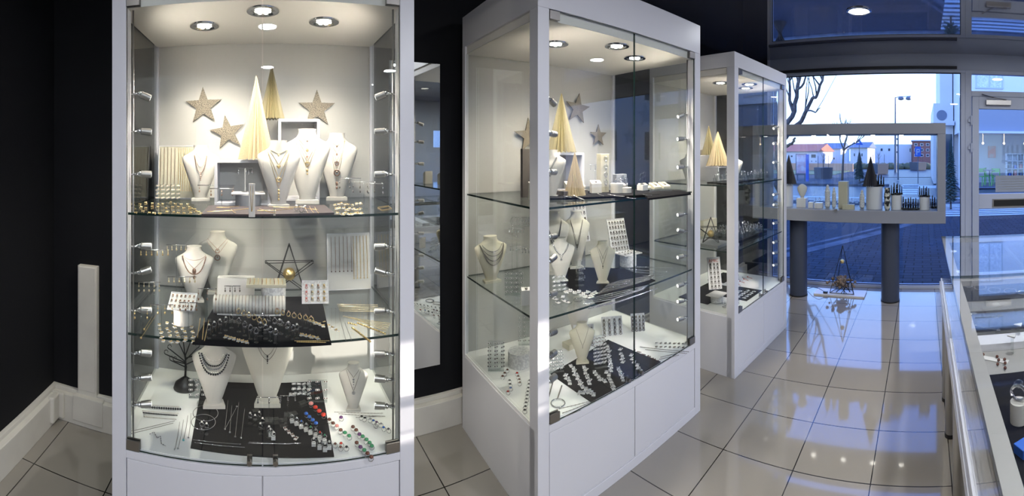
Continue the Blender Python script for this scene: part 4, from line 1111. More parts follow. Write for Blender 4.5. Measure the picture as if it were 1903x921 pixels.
def wire_star(loc, R0, rz, label):
    t = empty('wire_star', loc, rz, label, 'wire star', 'black wire stars with gold baubles')
    P0 = []; k = MB()
    for i in range(5):
        a = PI/2 + i*4*PI/5; P0.append(Vector((R0*math.cos(a), 0, R0*0.81 + R0*math.sin(a))))
    off = R0*0.16
    for i in range(5):
        a, b = P0[i], P0[(i+1) % 5]
        k.tube([a + Vector((0,-0.004,0)), b + Vector((0,-0.004 - off*0.3,-0.004))], 0.0022, 5); k.tube([a + Vector((0,off,0)), b + Vector((0,off,0.002))], 0.0022, 5)
        k.tube([a + Vector((0,-0.004,0)), a + Vector((0,off,0))], 0.0022, 5)
    k.build('wire_frame', M['black'], t)
    MB().sph((0, off*0.4, R0*0.62), R0*0.25, 18, 12).build('gold_bauble', M['gold'], t, smooth=True)
    return t

# ================================================================== LEFT CASE
A1, A2, A0 = S1, S2, S0
w1, w2, w0 = 'top shelf of left case', 'middle shelf of left case', 'floor of left case'
YB = 2.035
star(YP(378, 197, YB), 0.094, -0.03, 'champagne glitter star upper left on the back of the left case')
star(YP(423, 246, YB), 0.088, -0.16, 'lower champagne glitter star half behind the pleated tree in the left case')
star(YP(589, 202, YB), 0.094, 0.0, 'champagne glitter star right of the pleated trees in the left case')
p = G(437, 382, A1) + Vector((0.03, 0.05, 0.0005)); bA = open_box((p.x, p.y, p.z), 0.235, 0.10, 0.19, 'low wide white open cube carrying the pale pleated tree in the left case')
p = Vector((0.145, 1.965, A1 + 0.0005)); open_box(p, 0.19, 0.12, 0.375, 'taller white open cube behind, carrying the darker tree in the left case')
paper_tree((-0.047, 1.77, A1 + 0.191), 0.078, 0.355, M['cardboard'], 'tall pale gold pleated paper tree on the low white cube in the left case')
paper_tree((0.02, 1.955, A1 + 0.376), 0.062, 0.255, M['olive'], 'olive gold pleated paper tree on the taller white cube in the left case')
# busts
b = Bust(373, 373, A1, 0.255, 0.172, 'small white necklace bust with a leaf necklace, left on the top shelf, left case')
b.necklace(0.74, 'fine short chain with a bar pendant on the small left bust', 'goldm', pend='disc', pr=0.003)
b.necklace(0.48, 'leaf-motif necklace on the small left bust, lit by a spotlight', 'rose', p=1.8, x0=0.17, t0=0.80, beads=0.0022, pend='tier', pr=0.007)
b.necklace(0.60, 'curved beaded collar on the small left bust, above the leaf necklace', 'goldm', p=2, x0=0.16, t0=0.82, beads=0.0016)
b = Bust(518, 386, A1, 0.270, 0.175, 'front white necklace bust with stacked gold chains, top shelf of left case')
for t_, pe, l in ((0.78, 'heart', 'gold chain with a small heart, uppermost on the front bust'), (0.62, 'heart', 'gold chain with clustered rings, second on the front bust'), (0.42, 'ring', 'gold chain with a heart ring, third on the front bust'), (0.25, 'tier', 'long gold lariat, lowest on the front bust')):
    b.necklace(t_, l, 'gold', pend=pe, pr=0.0045 if t_ > .7 else 0.0085, x0=0.27 if t_ < .5 else 0.22, t0=0.86, drop=0.035 if t_ < .3 else 0)
b = Bust(571, 378, A1, 0.325, 0.205, 'tallest ivory necklace bust, centre of the top shelf in the left case', m='bust')
for i, (t_, pe, q, pm) in enumerate(((0.83, 'disc', .003, 'brown'), (0.71, 'disc', .006, 'gold'), (0.62, 'heart', .006, 'rose'), (0.53, 'ring', .009, 'gold'), (0.44, 'drop', .007, 'gold'))):
    b.necklace(t_, '%s fine gold chain from the top on the tallest ivory bust' % ['first', 'second', 'third', 'fourth', 'fifth'][i], 'goldm', pend=pe, pr=q, pm=pm, x0=0.2 + 0.02*i, t0=0.88)
b = Bust(626, 372, A1, 0.312, 0.195, 'brightly lit white necklace bust, right on the top shelf of the left case')
for i, (t_, pe, q) in enumerate(((0.80, 'disc', .004), (0.68, 'disc', .005), (0.55, 'ring', .009), (0.42, 'ring', .013), (0.24, 'drop', .009))):
    b.necklace(t_, '%s pendant chain from the top on the brightly lit right bust' % ['first', 'second', 'third', 'fourth', 'fifth'][i], 'goldm', pend=pe, pr=q, pm='rose', x0=0.2, t0=0.88)
# necklace board, left back
t = pad_board((-0.435, 1.965, A1 + 0.001), 0.185, 0.255, 0.12, R(4), 'cream board hung with many fine chains, far left on the top shelf', 'cream')
on_board(t, 0.185, 0.255, make_hang('rose', 0.20, 0.0013), 'hang_rose', [-.88 + .19*i for i in range(5)], [0.95], 'fine rose chain hanging on the cream board, far left of the top shelf', 'chain', 'rose chains on the cream board')
on_board(t, 0.185, 0.255, make_hang('gold', 0.205, 0.0017), 'hang_gold', [0.08 + .115*i for i in range(8)], [0.95], 'gold chain hanging on the cream board, far left of the top shelf', 'chain', 'gold chains on the cream board')
# earring cards on an acrylic step, left
cardstand(312, 372, A1, 0.115, 0.075, 5, 4, 'gold', 'acrylic stand of earring cards left on the top shelf in front of the chain board', 'left end of top shelf, left case', lean=0.35)
tstand(402, 378, 344, 70, A1, 3, 'rose', 'before the small left bust', 0.03)
p = G(461, 384, A1); drum(p + Vector((0,0,0.0005)), 0.052, 0.052, M['greyblock'], 'grey fabric drum riser under a square white plate, top shelf of left case')
box_thing(p + Vector((0, 0, 0.053)), 0.135, 0.09, 0.006, M['white_card'], 'thin square white plate on the grey drum, top shelf of left case', 'display_plate', 'display plate', rz=0.05)
t = empty('earring_stand', p + Vector((-0.012, 0.005, 0.0595)), 0, 'small acrylic T earring stand on the square white plate', 'earring stand')
k = MB(); k.cyl((0,0,0), 0.016, 0.004, 16); k.build('base', M['acrylic'], t); MB().tube([(0,0,0.004), (0,0,0.098)], 0.0025, 6).build('post', M['white_card'], t)
k = MB(); k.tube([(-0.032,0,0.098), (0.032,0,0.098)], 0.003, 6); k.tube([(-0.0,0,0.085), (0.02,0,0.085)], 0.002, 6); k.build('bar', M['acrylic'], t)
for x in (-0.028, 0.005, 0.014, 0.028): place('dropg', make_drop('silver', 0.02), (p.x - 0.012 + x, p.y + 0.001, p.z + 0.152), 0, 'silver drop earring hanging on the small T stand above the white plate', 'earring', 'earrings on the plate T stand')
o = box_thing(G(468, 404, A1) + Vector((0, 0.006, 0.0005)), 0.022, 0.007, 0.115, M['bust'], 'slim upright white bracelet stand at the front edge of the top shelf', 'bracelet_stand', 'bracelet stand')
k = MB(); 
for x in (-0.004, 0.004): k.tube([(x, -0.0045, 0.108), (x*0.9, -0.0048, 0.06), (x*0.2, -0.0045, 0.022)], 0.0009, 4)
k.sph((0, -0.005, 0.022), 0.0025); q = k.build('bracelet', M['gold'], smooth=True); q.location = o.location; tag(q, 'fine gold bracelet draped on the slim upright white stand', 'bracelet')
slab_px('display_pad', [(374, 402), (508, 402), (508, 385), (388, 385)], A1, 0.008, M['tray'], 'dark aubergine pad at the front of the top shelf, left part', 'display pad')
slab_px('display_pad', [(512, 402), (621, 399), (603, 384), (512, 386)], A1, 0.008, M['tray'], 'dark aubergine pad at the front of the top shelf, right part', 'display pad')
for a, b_ in (((385, 398), (470, 391)), ((402, 390), (445, 387)), ((478, 396), (545, 392)), ((482, 392), (512, 401)), ((556, 388), (590, 394)), ((430, 394), (438, 400)), ((566, 387), (572, 400)), ((575, 388), (583, 400)), ((585, 389), (592, 401)), ((500, 388), (560, 389))):
    chain_flat([a, ((a[0]+b_[0])/2, (a[1]+b_[1])/2 + 1.5), b_], A1, 'gold', 'fine gold chain lying on the dark pads, front of top shelf, left case', 'gold chains on the top shelf pads', r=0.0009, lift=0.0085)
flat_items('tgold', 'gold', None, grid_pts(246, 350, 379, 396, 10, 3, 3, 2.5), A1, 'small gold earring piece lying on the glass, left end of the top shelf', 'earring', 'gold pieces left on the top shelf', 'earring', card=False)
flat_items('tgoldc', 'gold', None, grid_pts(622, 668, 380, 398, 8, 3, 3, 2), A1, 'small gold earring pair on a card, right of the dark pads on top shelf', 'earring card', 'gold cards right on the top shelf', 'earring_card')
flat_items('tgold', 'gold', None, line_pts((350, 385), (372, 398), 6, 3), A1, 'small gold earring piece lying on the glass beside the dark pad, top shelf', 'earring', 'gold pieces beside the top shelf pad', 'earring', card=False)
for x, y in ((551, 398), (560, 401), (567, 399)): ring_set(x, y, A1, 'silver', 'pearl', 'front edge of top shelf, left case', 0.012)
chain_flat([(702, 386), (722, 383), (728, 388), (710, 391), (702, 387)], A1, 'gold', 'gold hoop bracelet lying alone near the right end of the top shelf', None, r=0.0014)
tstand(650, 384, 331, 42, A1, 3, 'dsilver', 'right end of top shelf, left case', 0.045)
tstand(676, 388, 338, 44, A1, 4, 'dsilver', 'right end of top shelf, left case', 0.045)
tstand(698, 384, 341, 30, A1, 2, 'silver', 'right end of top shelf, left case', 0.045)
tstand(412, 384, 350, 44, A1, 3, 'rose', 'before the small left bust', 0.03)

# middle shelf
slab_px('felt_mat', [(357, 640), (616, 641), (597, 551), (410, 551)], A2, 0.004, M['mat'], 'black felt mat covering the centre of the middle shelf, left case', 'display mat')
FM = A2 + 0.0045
b = Bust(361, 560, A2, 0.245, 0.175, 'white necklace bust with a leaf collar, left on the middle shelf, left case')
b.necklace(0.75, 'plain dark cord collar on the leaf-collar bust, middle shelf', 'rose', p=2, x0=0.30, t0=0.84, r=0.001)
b.necklace(0.50, 'wide U-shaped leaf necklace on the left bust, middle shelf', 'rose', p=2.2, x0=0.30, t0=0.82, beads=0.0034)
b.necklace(0.60, 'fine V chain with a filigree drop on the left bust, middle shelf', 'rose', x0=0.28, t0=0.80, pend='drop', pr=0.012)
b = Bust(404, 545, A2, 0.29, 0.19, 'ivory necklace bust standing behind and right of the leaf-collar bust', m='bustgrey')
b.necklace(0.62, 'long dark chain with a round ring pendant on the ivory bust behind', 'rose', x0=0.30, t0=0.88, pend='ring', pr=0.012, r=0.001)
b.necklace(0.72, 'shorter chain with a small ring on the ivory bust behind', 'rose', x0=0.24, t0=0.88, pend='ring', pr=0.009)
wire_star((0.105, 2.00, A2 + 0.006), 0.122, 0.0, 'black wire star with a gold bauble at the back of the left case, middle shelf')
t = pad_board((0.395, 1.985, A2 + 0.001), 0.215, 0.27, 0.14, R(-3), 'large white board hung with bracelets, right on the middle shelf, left case')
on_board(t, 0.215, 0.27, make_hang('rose', 0.165, 0.0015, ('brown', 0.003)), 'hang_r2', [-.80 + .185*i for i in range(6)], [0.94], 'thin rose bracelet hanging on the large white board, left half', 'bracelet', 'rose bracelets on the large white board')
on_board(t, 0.215, 0.27, make_hang('gold', 0.20, 0.0024, ('gold', 0.003)), 'hang_g2', [.22 + .155*i for i in range(5)], [0.94], 'thick gold bracelet hanging on the large white board, right half', 'bracelet', 'gold bracelets on the large white board')
t = pad_board((G(586, 566, A2).x, G(586, 566, A2).y, A2 + 0.005), 0.118, 0.098, 0.2, R(-4), 'small white pad with a grid of coloured earrings below the wire star', 'grid', 0.008)
for i, (mm, l) in enumerate((('pink', 'pink'), ('goldm', 'pale gold'), ('rose', 'rose gold'), ('gold', 'gold'))):
    on_board(t, 0.118, 0.098, make_stud(mm, 0.0055), 'stud' + mm, [-.66 + .44*i], [0.25, 0.52, 0.80], l + ' earring in its own column on the small white pad below the wire star', 'earring', l + ' earrings on the small pad')
# grid riser, long roll of bracelets, tray
p = G(508, 578, A2); drum(p + Vector((0, 0.01, 0.0046)), 0.052, 0.105, M['grid'], 'white textured drum riser in the middle of the black felt mat')
box_thing(p + Vector((-0.03, 0.01, 0.110)), 0.165, 0.095, 0.012, M['cream'], 'shallow cream tray on the white textured drum', 'display_tray', 'display tray')
for i in range(9):
    o = chain_flat([(0,400),(1,401)], A2, 'rose', 'thin bracelet laid across the cream tray on the textured drum', 'bracelets on the cream tray', r=0.0012); me = MB(); me.tube([(-0.0, -0.04, 0), (0.002, 0, 0.0006), (0, 0.04, 0)], 0.0011, 4); me.beads([(0,-.04,0),(0,.04,0)], 0.0017, 0.006, 5, 3)
    bpy.data.objects.remove(o); o = me.build('bracelet', M[('rose', 'gold', 'goldm')[i % 3]], smooth=True); o.location = p + Vector((-0.098 + i*0.017, 0.01, 0.124)); tag(o, 'thin bracelet laid across the cream tray on the textured drum', 'bracelet', 'bracelets on the cream tray')
p = G(400, 583, A2); t = empty('bracelet_roll', (-0.075, p.y - 0.0, FM + 0.0), 0, 'long white horizontal bracelet roll lying on the black felt mat', 'bracelet roll')
k = MB(); k.tube([(-0.145, 0, 0.038), (0.145, 0, 0.038)], 0.036, 28); k.build('roll', M['bust'], t, smooth='auto')
MB().box(-0.13, 0.13, -0.02, 0.02, 0, 0.006).build('base', M['white_card'], t)
for i in range(21):
    k = MB(); k.ring((0,0,0), 0.0373, 0.0011, 'x', 26, 4); o = k.build('bracelet', M['dsilver' if i % 3 else 'rose'], smooth=True); o.location = (-0.075 - 0.135 + i*0.0135, p.y, FM + 0.038); tag(o, 'thin bangle wrapped around the long white roll', 'bracelet', 'bangles on the white roll')
box_thing(Vector((-0.145, 1.93, FM)), 0.17, 0.05, 0.086, M['white_card'], 'white block behind the bracelet roll on the middle shelf')
for a, b_ in ((-0.22, -0.17), (-0.15, -0.10)):
    pass
p = G(335, 612, A2); drum(Vector((p.x, p.y + 0.06, A2 + 0.0005)), 0.038, 0.062, M['bust'], 'short white drum under the tilted square plate, left of the felt mat')
t = pad_board((p.x, p.y + 0.005, A2 + 0.0715), 0.105, 0.085, R(62), 0, 'tilted square white plate of earrings on a short drum, left of the felt mat', 'white_card', 0.006)
on_board(t, 0.105, 0.085, make_stud('rose', 0.004), 'studrose4', [-.8 + .32*i for i in range(6)], [0.2, 0.5, 0.8], 'rose earring in rows on the tilted square plate', 'earring', 'earrings on the tilted square plate')
WL = 'left part of middle shelf, left case'
tstand(328, 566, 455, 38, A2, 5, 'goldm', WL); tstand(287, 574, 464, 56, A2, 6, 'gold', WL); tstand(277, 590, 524, 42, A2, 5, 'goldm', WL, 0.04)
tstand(338, 576, 514, 54, A2, 6, 'goldm', WL); tstand(385, 598, 536, 36, A2, 3, 'rose', WL, 0.05); tstand(300, 612, 566, 44, A2, 4, 'gold', WL, 0.035); tstand(262, 622, 575, 26, A2, 2, 'gold', WL, 0.035); tstand(350, 612, 562, 34, A2, 4, 'rose', WL, 0.03)
tstand(432, 600, 531, 30, A2, 4, 'dsilver', 'behind the bracelet roll', 0.02)
flat_items('tgoldc', 'gold', None, grid_pts(296, 352, 602, 634, 5, 5, 2, 2), A2, 'gold earring card lying in front of the T stands, left of the felt mat', 'earring card', 'gold cards left of the felt mat', 'earring_card', s=0.95)
rows = [((388, 628), (430, 609), 5, 'silver', 'pearl'), ((443, 596), (492, 618), 6, 'gold', 'goldm'), ((444, 616), (476, 636), 4, 'silver', None), ((484, 624), (512, 638), 4, 'silver', 'pearl'), ((488, 606), (545, 630), 6, 'silver', None), ((515, 597), (578, 612), 7, 'gold', 'rose'), ((520, 618), (552, 628), 3, 'silver', 'pearl')]
for a, b_, n, m_, st in rows:
    for x, y in line_pts(a, b_, n, 0.5): ring_set(x, y, FM, m_, st, 'on the felt mat, left case')
flat_items('tgoldc', 'gold', None, line_pts((420, 626), (458, 636), 6) + line_pts((560, 622), (590, 628), 5) + line_pts((576, 596), (600, 606), 5), FM, 'gold earring card lying flat on the black felt mat, middle shelf', 'earring card', 'gold cards on the felt mat', 'earring_card', s=1.1)
for a, b_ in (((372, 592), (367, 628)), ((380, 592), (376, 632)), ((388, 596), (380, 634)), ((548, 634), (612, 634)), ((552, 636), (606, 637))):
    chain_flat([a, b_], FM, 'gold', 'fine gold chain lying straight on the black felt mat, middle shelf', 'gold chains on the felt mat', r=0.0012, bead=0.0017, step=0.008)
for i in range(5): chain_flat([(627 + i*1.2, 566 + i*3.0), (702 + i*0.5, 567 + i*3.0)], A2, 'goldm', 'gold chain bracelet in the straight bundle right of the felt mat', 'straight bundle of gold bracelets', r=0.0011, bead=0.0015, step=0.005)
for i in range(5): chain_flat([(638 + i*4.5, 588 + i*1.2), (726 - i*2.0, 602 + i*3.4)], A2, 'goldm', 'gold chain bracelet in the slanting bundle right of the felt mat', 'slanting bundle of gold bracelets', r=0.0011, bead=0.0016, step=0.005)
for a, b_ in (((655, 611), (690, 638)), ((665, 602), (716, 622)), ((648, 602), (664, 606))): chain_flat([a, b_], A2, 'gold', 'chunky gold flower bracelet near the front right of the middle shelf', 'chunky gold bracelets, middle shelf', r=0.0015, bead=0.0042, step=0.010)
for a, b_ in (((632, 592), (643, 634)), ((641, 600), (653, 632))): chain_flat([a, b_], A2, 'silver', 'thin silver chain lying between the mat and the gold bundles', 'thin silver chains, middle shelf', r=0.001)
flat_items('tgoldc', 'gold', None, line_pts((603, 600), (625, 614), 4), A2, 'gold earring card on the glass just right of the felt mat', 'earring card', 'gold cards right of the felt mat', 'earring_card')
for a, b_ in (((290, 585), (262, 628)), ((283, 588), (268, 612))): chain_flat([a, b_], A2, 'gold', 'fine gold chain slanting across the glass at the far left', 'gold chains far left of the middle shelf', r=0.0009, pend=('gold', 0.004))

# floor of the case
slab_px('felt_mat', [(354, 833), (621, 849), (596, 709), (376, 708)], A0, 0.004, M['mat'], 'black felt mat on the floor of the left case', 'display mat')
FM = A0 + 0.0045
b = Bust(398, 755, FM, 0.275, 0.190, 'white bust with black and pearl bead strands, floor of left case')
for t_, mm, q, l in ((0.52, 'onyx', .0046, 'outermost black bead strand on the beaded bust'), (0.55, 'pearl', .0040, 'outer pearl strand on the beaded bust'), (0.60, 'greybead', .0036, 'grey bead strand in the middle of the beaded bust'), (0.65, 'onyx', .0036, 'inner black bead strand on the beaded bust'), (0.72, 'pearl', .0034, 'innermost short pearl strand on the beaded bust')):
    b.necklace(t_, l, mm, p=2.3, x0=0.34 - 0.10*(t_ - .5)*4 if t_ < .7 else 0.22, t0=0.82, beads=q, r=0.0008)
b = Bust(497, 752, FM, 0.33, 0.225, 'large ivory bust with two thin pendants, floor of left case', m='bustgrey')
b.necklace(0.66, 'short cord with black drops on the large ivory bust', 'dsilver', p=1.6, x0=0.20, t0=0.88, pend='drop', pm='onyx', pr=0.005)
b.necklace(0.60, 'longer cord with dark beads on the large ivory bust', 'dsilver', p=1.6, x0=0.24, t0=0.88, pend='drop', pm='onyx', pr=0.004)
b = Bust(657, 762, A0, 0.195, 0.125, 'small white bust with a line of grey stones, right on the case floor')
b.necklace(0.42, 'long chain ending in a grey flower on the small right bust', 'dsilver', x0=0.24, t0=0.86, pend='disc', pr=0.006, pm='greybead')
b.necklace(0.72, 'short chain with a vertical row of grey stones on the small right bust', 'dsilver', x0=0.2, t0=0.88, pend='tier', pr=0.008, pm='greybead')
# jewellery tree
p = G(344, 722, A0); t = empty('jewellery_tree', p + Vector((0,0,0.0006)), TO_CAM(p), 'black metal jewellery tree with curling branches, back left on the case floor', 'jewellery tree')
MB().lathe([(0.052, 0), (0.054, 0.006), (0.045, 0.03), (0.02, 0.048), (0.010, 0.055)], 28, sy=0.75).build('base', M['black'], t, smooth=True)
k = MB(); k.tube([(0,0,0.045), (0.003,0,0.10), (0.0,0,0.155)], 0.0075, 8, r2=0.005); k.build('trunk', M['black'], t, smooth=True)
k = MB()
for i, (x0, z0, dx, dz, cs_) in enumerate(((0, .10, -.062, .035, 1), (0, .11, .060, .045, -1), (0, .125, -.07, .075, 1), (0, .13, .055, .085, -1), (0, .15, -.035, .10, 1), (0, .15, .025, .10, -1), (0, .115, -.045, .01, -1), (0, .14, .07, .035, 1), (0, .15, -.01, .11, -1), (0, .12, -.085, .055, -1))):
    pts = [Vector((x0, 0, z0)), Vector((dx*0.5, 0.004*(-1)**i, z0 + dz*0.35)), Vector((dx, 0.006*(-1)**i, z0 + dz*0.7))]
    c = pts[-1] + Vector((0, 0, 0.013)); sg_ = 1 if dx > 0 else -1
    for j in range(9): a = -PI/2 + sg_*j*0.65; q = 0.013*(1 - j*0.07); pts.append(c + Vector((q*math.cos(a), 0, q*math.sin(a))))
    k.tube(pts, 0.0028, 5, r2=0.0013)
k.build('branches', M['black'], t, smooth=True)
cardstand(372, 738, A0, 0.10, 0.075, 4, 4, 'onyx', 'acrylic stand of pearl and black earring cards before the jewellery tree', 'before the jewellery tree, left case', lean=0.3)
for i, (y0, mm, q) in enumerate(((757, 'onyx', .0048), (752, 'pearl', .0026), (764, 'pearl', .0026), (768, 'onyx', .0034), (775, 'pearl', .003))):
    chain_flat([(262 + i*1.5, y0), (336 - i*2, y0 + 5)], A0, mm, ['upper black bead bracelet, large beads, left on the case floor', 'thin pearl bracelet at the top of the bead rows, case floor', 'pearl bracelet between the two black bead rows, case floor', 'lower black bead bracelet, smaller beads, left on the case floor', 'lowest pearl bracelet of the bead rows, case floor'][i], None, bead=q, step=q*2.05)
for a, b_ in (((325, 782), (240, 802)), ((322, 786), (243, 806)), ((334, 784), (325, 836)), ((341, 780), (331, 834)), ((349, 772), (341, 818)), ((355, 768), (350, 814))):
    chain_flat([a, ((a[0]+b_[0])/2 + 1, (a[1]+b_[1])/2), b_], A0, 'dsilver', 'fine silver necklace laid out with its pendant toward the front, white floor', 'fine necklaces on the white case floor, left', r=0.0009, pend=('turq' if b_[0] == 341 else 'silver', 0.0045), name='necklace', cat='necklace')
chain_flat([(279, 808), (286, 804), (292, 815), (298, 812), (300, 826), (308, 830)], A0, 'silver', 'crumpled silver charm bracelet near the front left hinge', None, r=0.0012, bead=0.003, step=0.012)
for cx, cy, q, l in ((382, 768, 0.052, 'larger silver bangle lying on the felt mat, rear one'), (378, 786, 0.048, 'silver bangle lying on the felt mat, front one')):
    p = G(cx, cy, FM); k = MB(); k.ring((0,0,0), q, 0.0014, 'z', 36, 5); k.sph((0, -q, 0.001), 0.004); o = k.build('bangle', M['silver'], smooth=True); o.location = p + Vector((0,0,0.002 if 'rear' in l else 0.005)); tag(o, l, 'bangle', 'silver bangles on the felt mat')
for a, b_ in (((424, 742), (418, 798)), ((431, 752), (427, 804)), ((444, 746), (437, 812)), ((455, 758), (448, 814)), ((418, 798), (440, 756))):
    chain_flat([a, b_], FM, 'silver', 'silver necklace lying straight on the felt mat, left of the large ivory bust', 'silver necklaces on the felt mat', r=0.0009, pend=('silver', 0.0045), name='necklace', cat='necklace')
for a, b_ in (((360, 818), (448, 826)), ((362, 823), (455, 832)), ((462, 824), (560, 824)), ((464, 822), (540, 826))):
    chain_flat([a, b_], FM, 'silver', 'silver bracelet laid along the front edge of the felt mat', 'silver bracelets along the mat front', r=0.001, bead=0.0018, step=0.016)
for x, y in ((375, 803), (384, 806), (465, 786), (474, 790), (482, 784), (488, 796), (484, 806), (500, 812)): ring_set(x, y, FM, 'silver', 'pearl', 'near the large ivory bust, case floor', 0.022)
def make_block(w, d, h, m='acrylic'):
    return lambda: MB().box(-w/2, w/2, -d/2, d/2, 0, h).build('display_block', M[m], bevel=0.001)
for i, (x, y, a, h_) in enumerate(((373, 752, .03, .012), (512, 785, .028, .016), (527, 790, .032, .022), (475, 778, .028, .035), (545, 774, .034, .014), (563, 752, .034, .012))):
    p = G(x, y, FM) + Vector((0,0,0.0004)); o = place('blk%d' % i, make_block(a, a*0.8, h_), p, 0.1*i, 'clear acrylic block standing on the felt mat, case floor', 'display block', 'clear acrylic blocks on the felt mat')
tstand(500, 782, 738, 46, FM, 3, 'silver', 'on the floor mat of left case', 0.02); tstand(398, 752, 722, 34, FM - 0.0, 2, 'silver', 'on the floor mat of left case', 0.03); tstand(535, 772, 735, 30, FM, 3, 'silver', 'on the floor mat of left case', 0.02)
cardstand(590, 745, A0 + 0.004, 0.085, 0.085, 3, 3, 'brown', 'acrylic stand of red and brown stud cards at the mat corner', 'at the right mat corner', lean=0.2)
cardstand(560, 735, FM, 0.08, 0.05, 4, 3, 'silver', 'low acrylic stand of silver stud cards behind the tagged rings', 'behind the tagged rings', lean=0.5)
for a, b_, n in (((545, 722), (575, 716), 4), ((540, 732), (566, 728), 4)): flat_items('tsil', 'silver', None, line_pts(a, b_, n), FM, 'silver earring card lying at the back of the felt mat, case floor', 'earring card', 'silver cards at the back of the mat', 'earring_card')
def make_tagring(stone):
    def f():
        t = MB().box(-0.008, 0.008, 0, 0.014, 0, 0.012).build('tagged_ring_block', M['white_card'], bevel=0.001)
        k = MB(); k.ring((0, 0.006, 0.020), 0.0085, 0.0016, 'y', 14, 4); k.sph((0, 0.004, 0.0285), 0.004, 7, 4); k.build('ring', M['silver'], t, smooth=True)
        k = MB(); k.sph((0, 0.002, 0.0305), 0.0042, 7, 4); k.build('stone', M[stone], t, smooth=True)
        return t
    return f
for i, (x, y) in enumerate(line_pts((543, 786), (604, 824), 8, 0.5)):
    p = G(x, y, FM) + Vector((0,0,0.0004)); mm = ['silver', 'silver', 'blue', 'greybead', 'green', 'greybead', 'red', 'green'][i]
    place('tr' + mm, make_tagring(mm), p, TO_CAM(p) + 0.2, '%s ring on a white tag, in the diagonal row of tagged rings' % ['silver flower', 'silver knot', 'blue stone', 'grey stone', 'green stone', 'pale grey stone', 'red stone', 'dark green stone'][i], 'ring', 'tagged rings in a diagonal row')
for x, y in ((583, 830), (594, 836), (604, 840), (612, 836), (503, 812), (508, 818)):
    p = G(x, y, FM) + Vector((0,0,0.0004)); place('trpearl', make_tagring('pearl'), p, TO_CAM(p), 'pearl ring on a white tag, front edge of the felt mat', 'ring', 'pearl rings at the mat front')
flat_items('tbrown', 'brown', 'brown', line_pts((530, 796), (550, 814), 4), FM, 'white tag with a brown stone stud, left of the tagged rings', 'earring card', 'brown stud tags on the felt mat', 'earring_card')
def make_cabring(stone, r=0.008):
    def f():
        k = MB(); k.ring((0, 0.004, 0.009), 0.009, 0.0014, 'y', 12, 4); o = k.build('ring', M['silver'], smooth=True)
        k = MB(); k.sph((0, -0.001, 0.0205), r, 10, 6, sz=0.6); k.build('cabochon', M[stone], o, smooth=True); return o
    return f
def cab_row(items, z, where, r=0.008):
    for x, y, mm in items:
        p = G(x, y, z) + Vector((0,0,0.0006)); place('cab%s%g' % (mm, r), make_cabring(mm, r), p, TO_CAM(p) + rnd.uniform(-.3, .3), '%s oval stone ring, %s' % (mm, where), 'ring', '%s rings, %s' % (mm, where))
cab_row([(578, 758, 'pink'), (586, 765, 'red'), (593, 772, 'red'), (601, 779, 'red')], FM, 'in the red row at the mat edge', 0.0105)
cab_row([(569, 777, 'blue'), (575, 783, 'blue'), (581, 789, 'blue'), (587, 795, 'blue')], FM, 'in the blue row left of the red row', 0.0085)
cab_row([(612, 788, 'brown'), (619, 795, 'brown'), (626, 800, 'pink'), (633, 808, 'brown'), (641, 813, 'green'), (649, 819, 'green')], A0, 'in the middle diagonal row on the white floor')
cab_row([(634, 784, 'violet'), (656, 802, 'brown'), (662, 808, 'brown'), (668, 816, 'violet'), (674, 820, 'green'), (681, 826, 'green'), (687, 832, 'green'), (691, 838, 'green')], A0, 'in the right diagonal row on the white floor')
cab_row([(663, 832, 'brown'), (670, 840, 'violet'), (677, 846, 'green'), (683, 852, 'brown'), (690, 859, 'brown')], A0, 'in the front diagonal row on the white floor')
cab_row([(623, 834, 'brown'), (634, 833, 'red'), (633, 840, 'brown'), (644, 840, 'onyx')], A0, 'in the small cluster in front of the middle row', 0.0055)
cab_row([(672, 782, 'onyx'), (678, 785, 'onyx'), (688, 787, 'greybead'), (694, 790, 'blue'), (700, 793, 'violet'), (708, 796, 'greybead'), (713, 803, 'blue'), (698, 797, 'silver'), (722, 806, 'onyx')], A0, 'in the small-stone row at the right', 0.005)
for a, b_ in (((622, 766), (712, 768)), ((630, 769), (716, 774)), ((662, 776), (698, 774))): chain_flat([a, b_], A0, 'dsilver', 'fine bracelet with tiny stones lying before the small right bust', 'fine bracelets before the small bust', r=0.0009, bead=0.0016, step=0.014)
# ================================================================== MIDDLE CASE
def C2(lx, ly, z):
    a = R(-3.4); return Vector((0.985 + lx*math.cos(a) - ly*math.sin(a), 1.30 + lx*math.sin(a) + ly*math.cos(a), z))
def C3(lx, ly, z):
    a = R(-3.3); return Vector((2.49 + lx*math.cos(a) - ly*math.sin(a), 1.205 + lx*math.sin(a) + ly*math.cos(a), z))
r2, r3 = R(-3.4), R(-3.3)
def on_back2(px, py, off=0.03):
    "point on the back panel of the middle case seen at px, py"
    t = (px - HX)/FP; d = Vector((math.sin(t), math.cos(t))); o = C2(0, 0.722 - off, 0); u = Vector((math.cos(r2), math.sin(r2)))
    s = (o.x*u.y - o.y*u.x)/(d.x*u.y - d.y*u.x)
    return Vector((d.x*s, d.y*s, H - (py - HY)*s/FP))
star(on_back2(1074, 202, 0.02), 0.10, 0.12, 'glitter star half hidden by the olive paper tree in the middle case', r2)
star(on_back2(1112, 252, 0.02), 0.075, 0.0, 'glitter star low on the back panel above the grey block, middle case', r2)
star(on_back2(984, 252, 0.02), 0.105, -0.1, 'glitter star seen through the left glass side of the middle case', r2)
p = G(1045, 352, A1); 
paper_tree(Vector((C2(0.492, 0.50, 0).x, C2(0.492, 0.50, 0).y, A1 + 0.2215)), 0.085, 0.33, M['olive'], 'tall olive gold pleated paper tree in the middle case')
open_box(C2(0.50, 0.53, A1 + 0.0005), 0.23, 0.16, 0.22, 'white open cube under the olive paper tree in the middle case', r2)
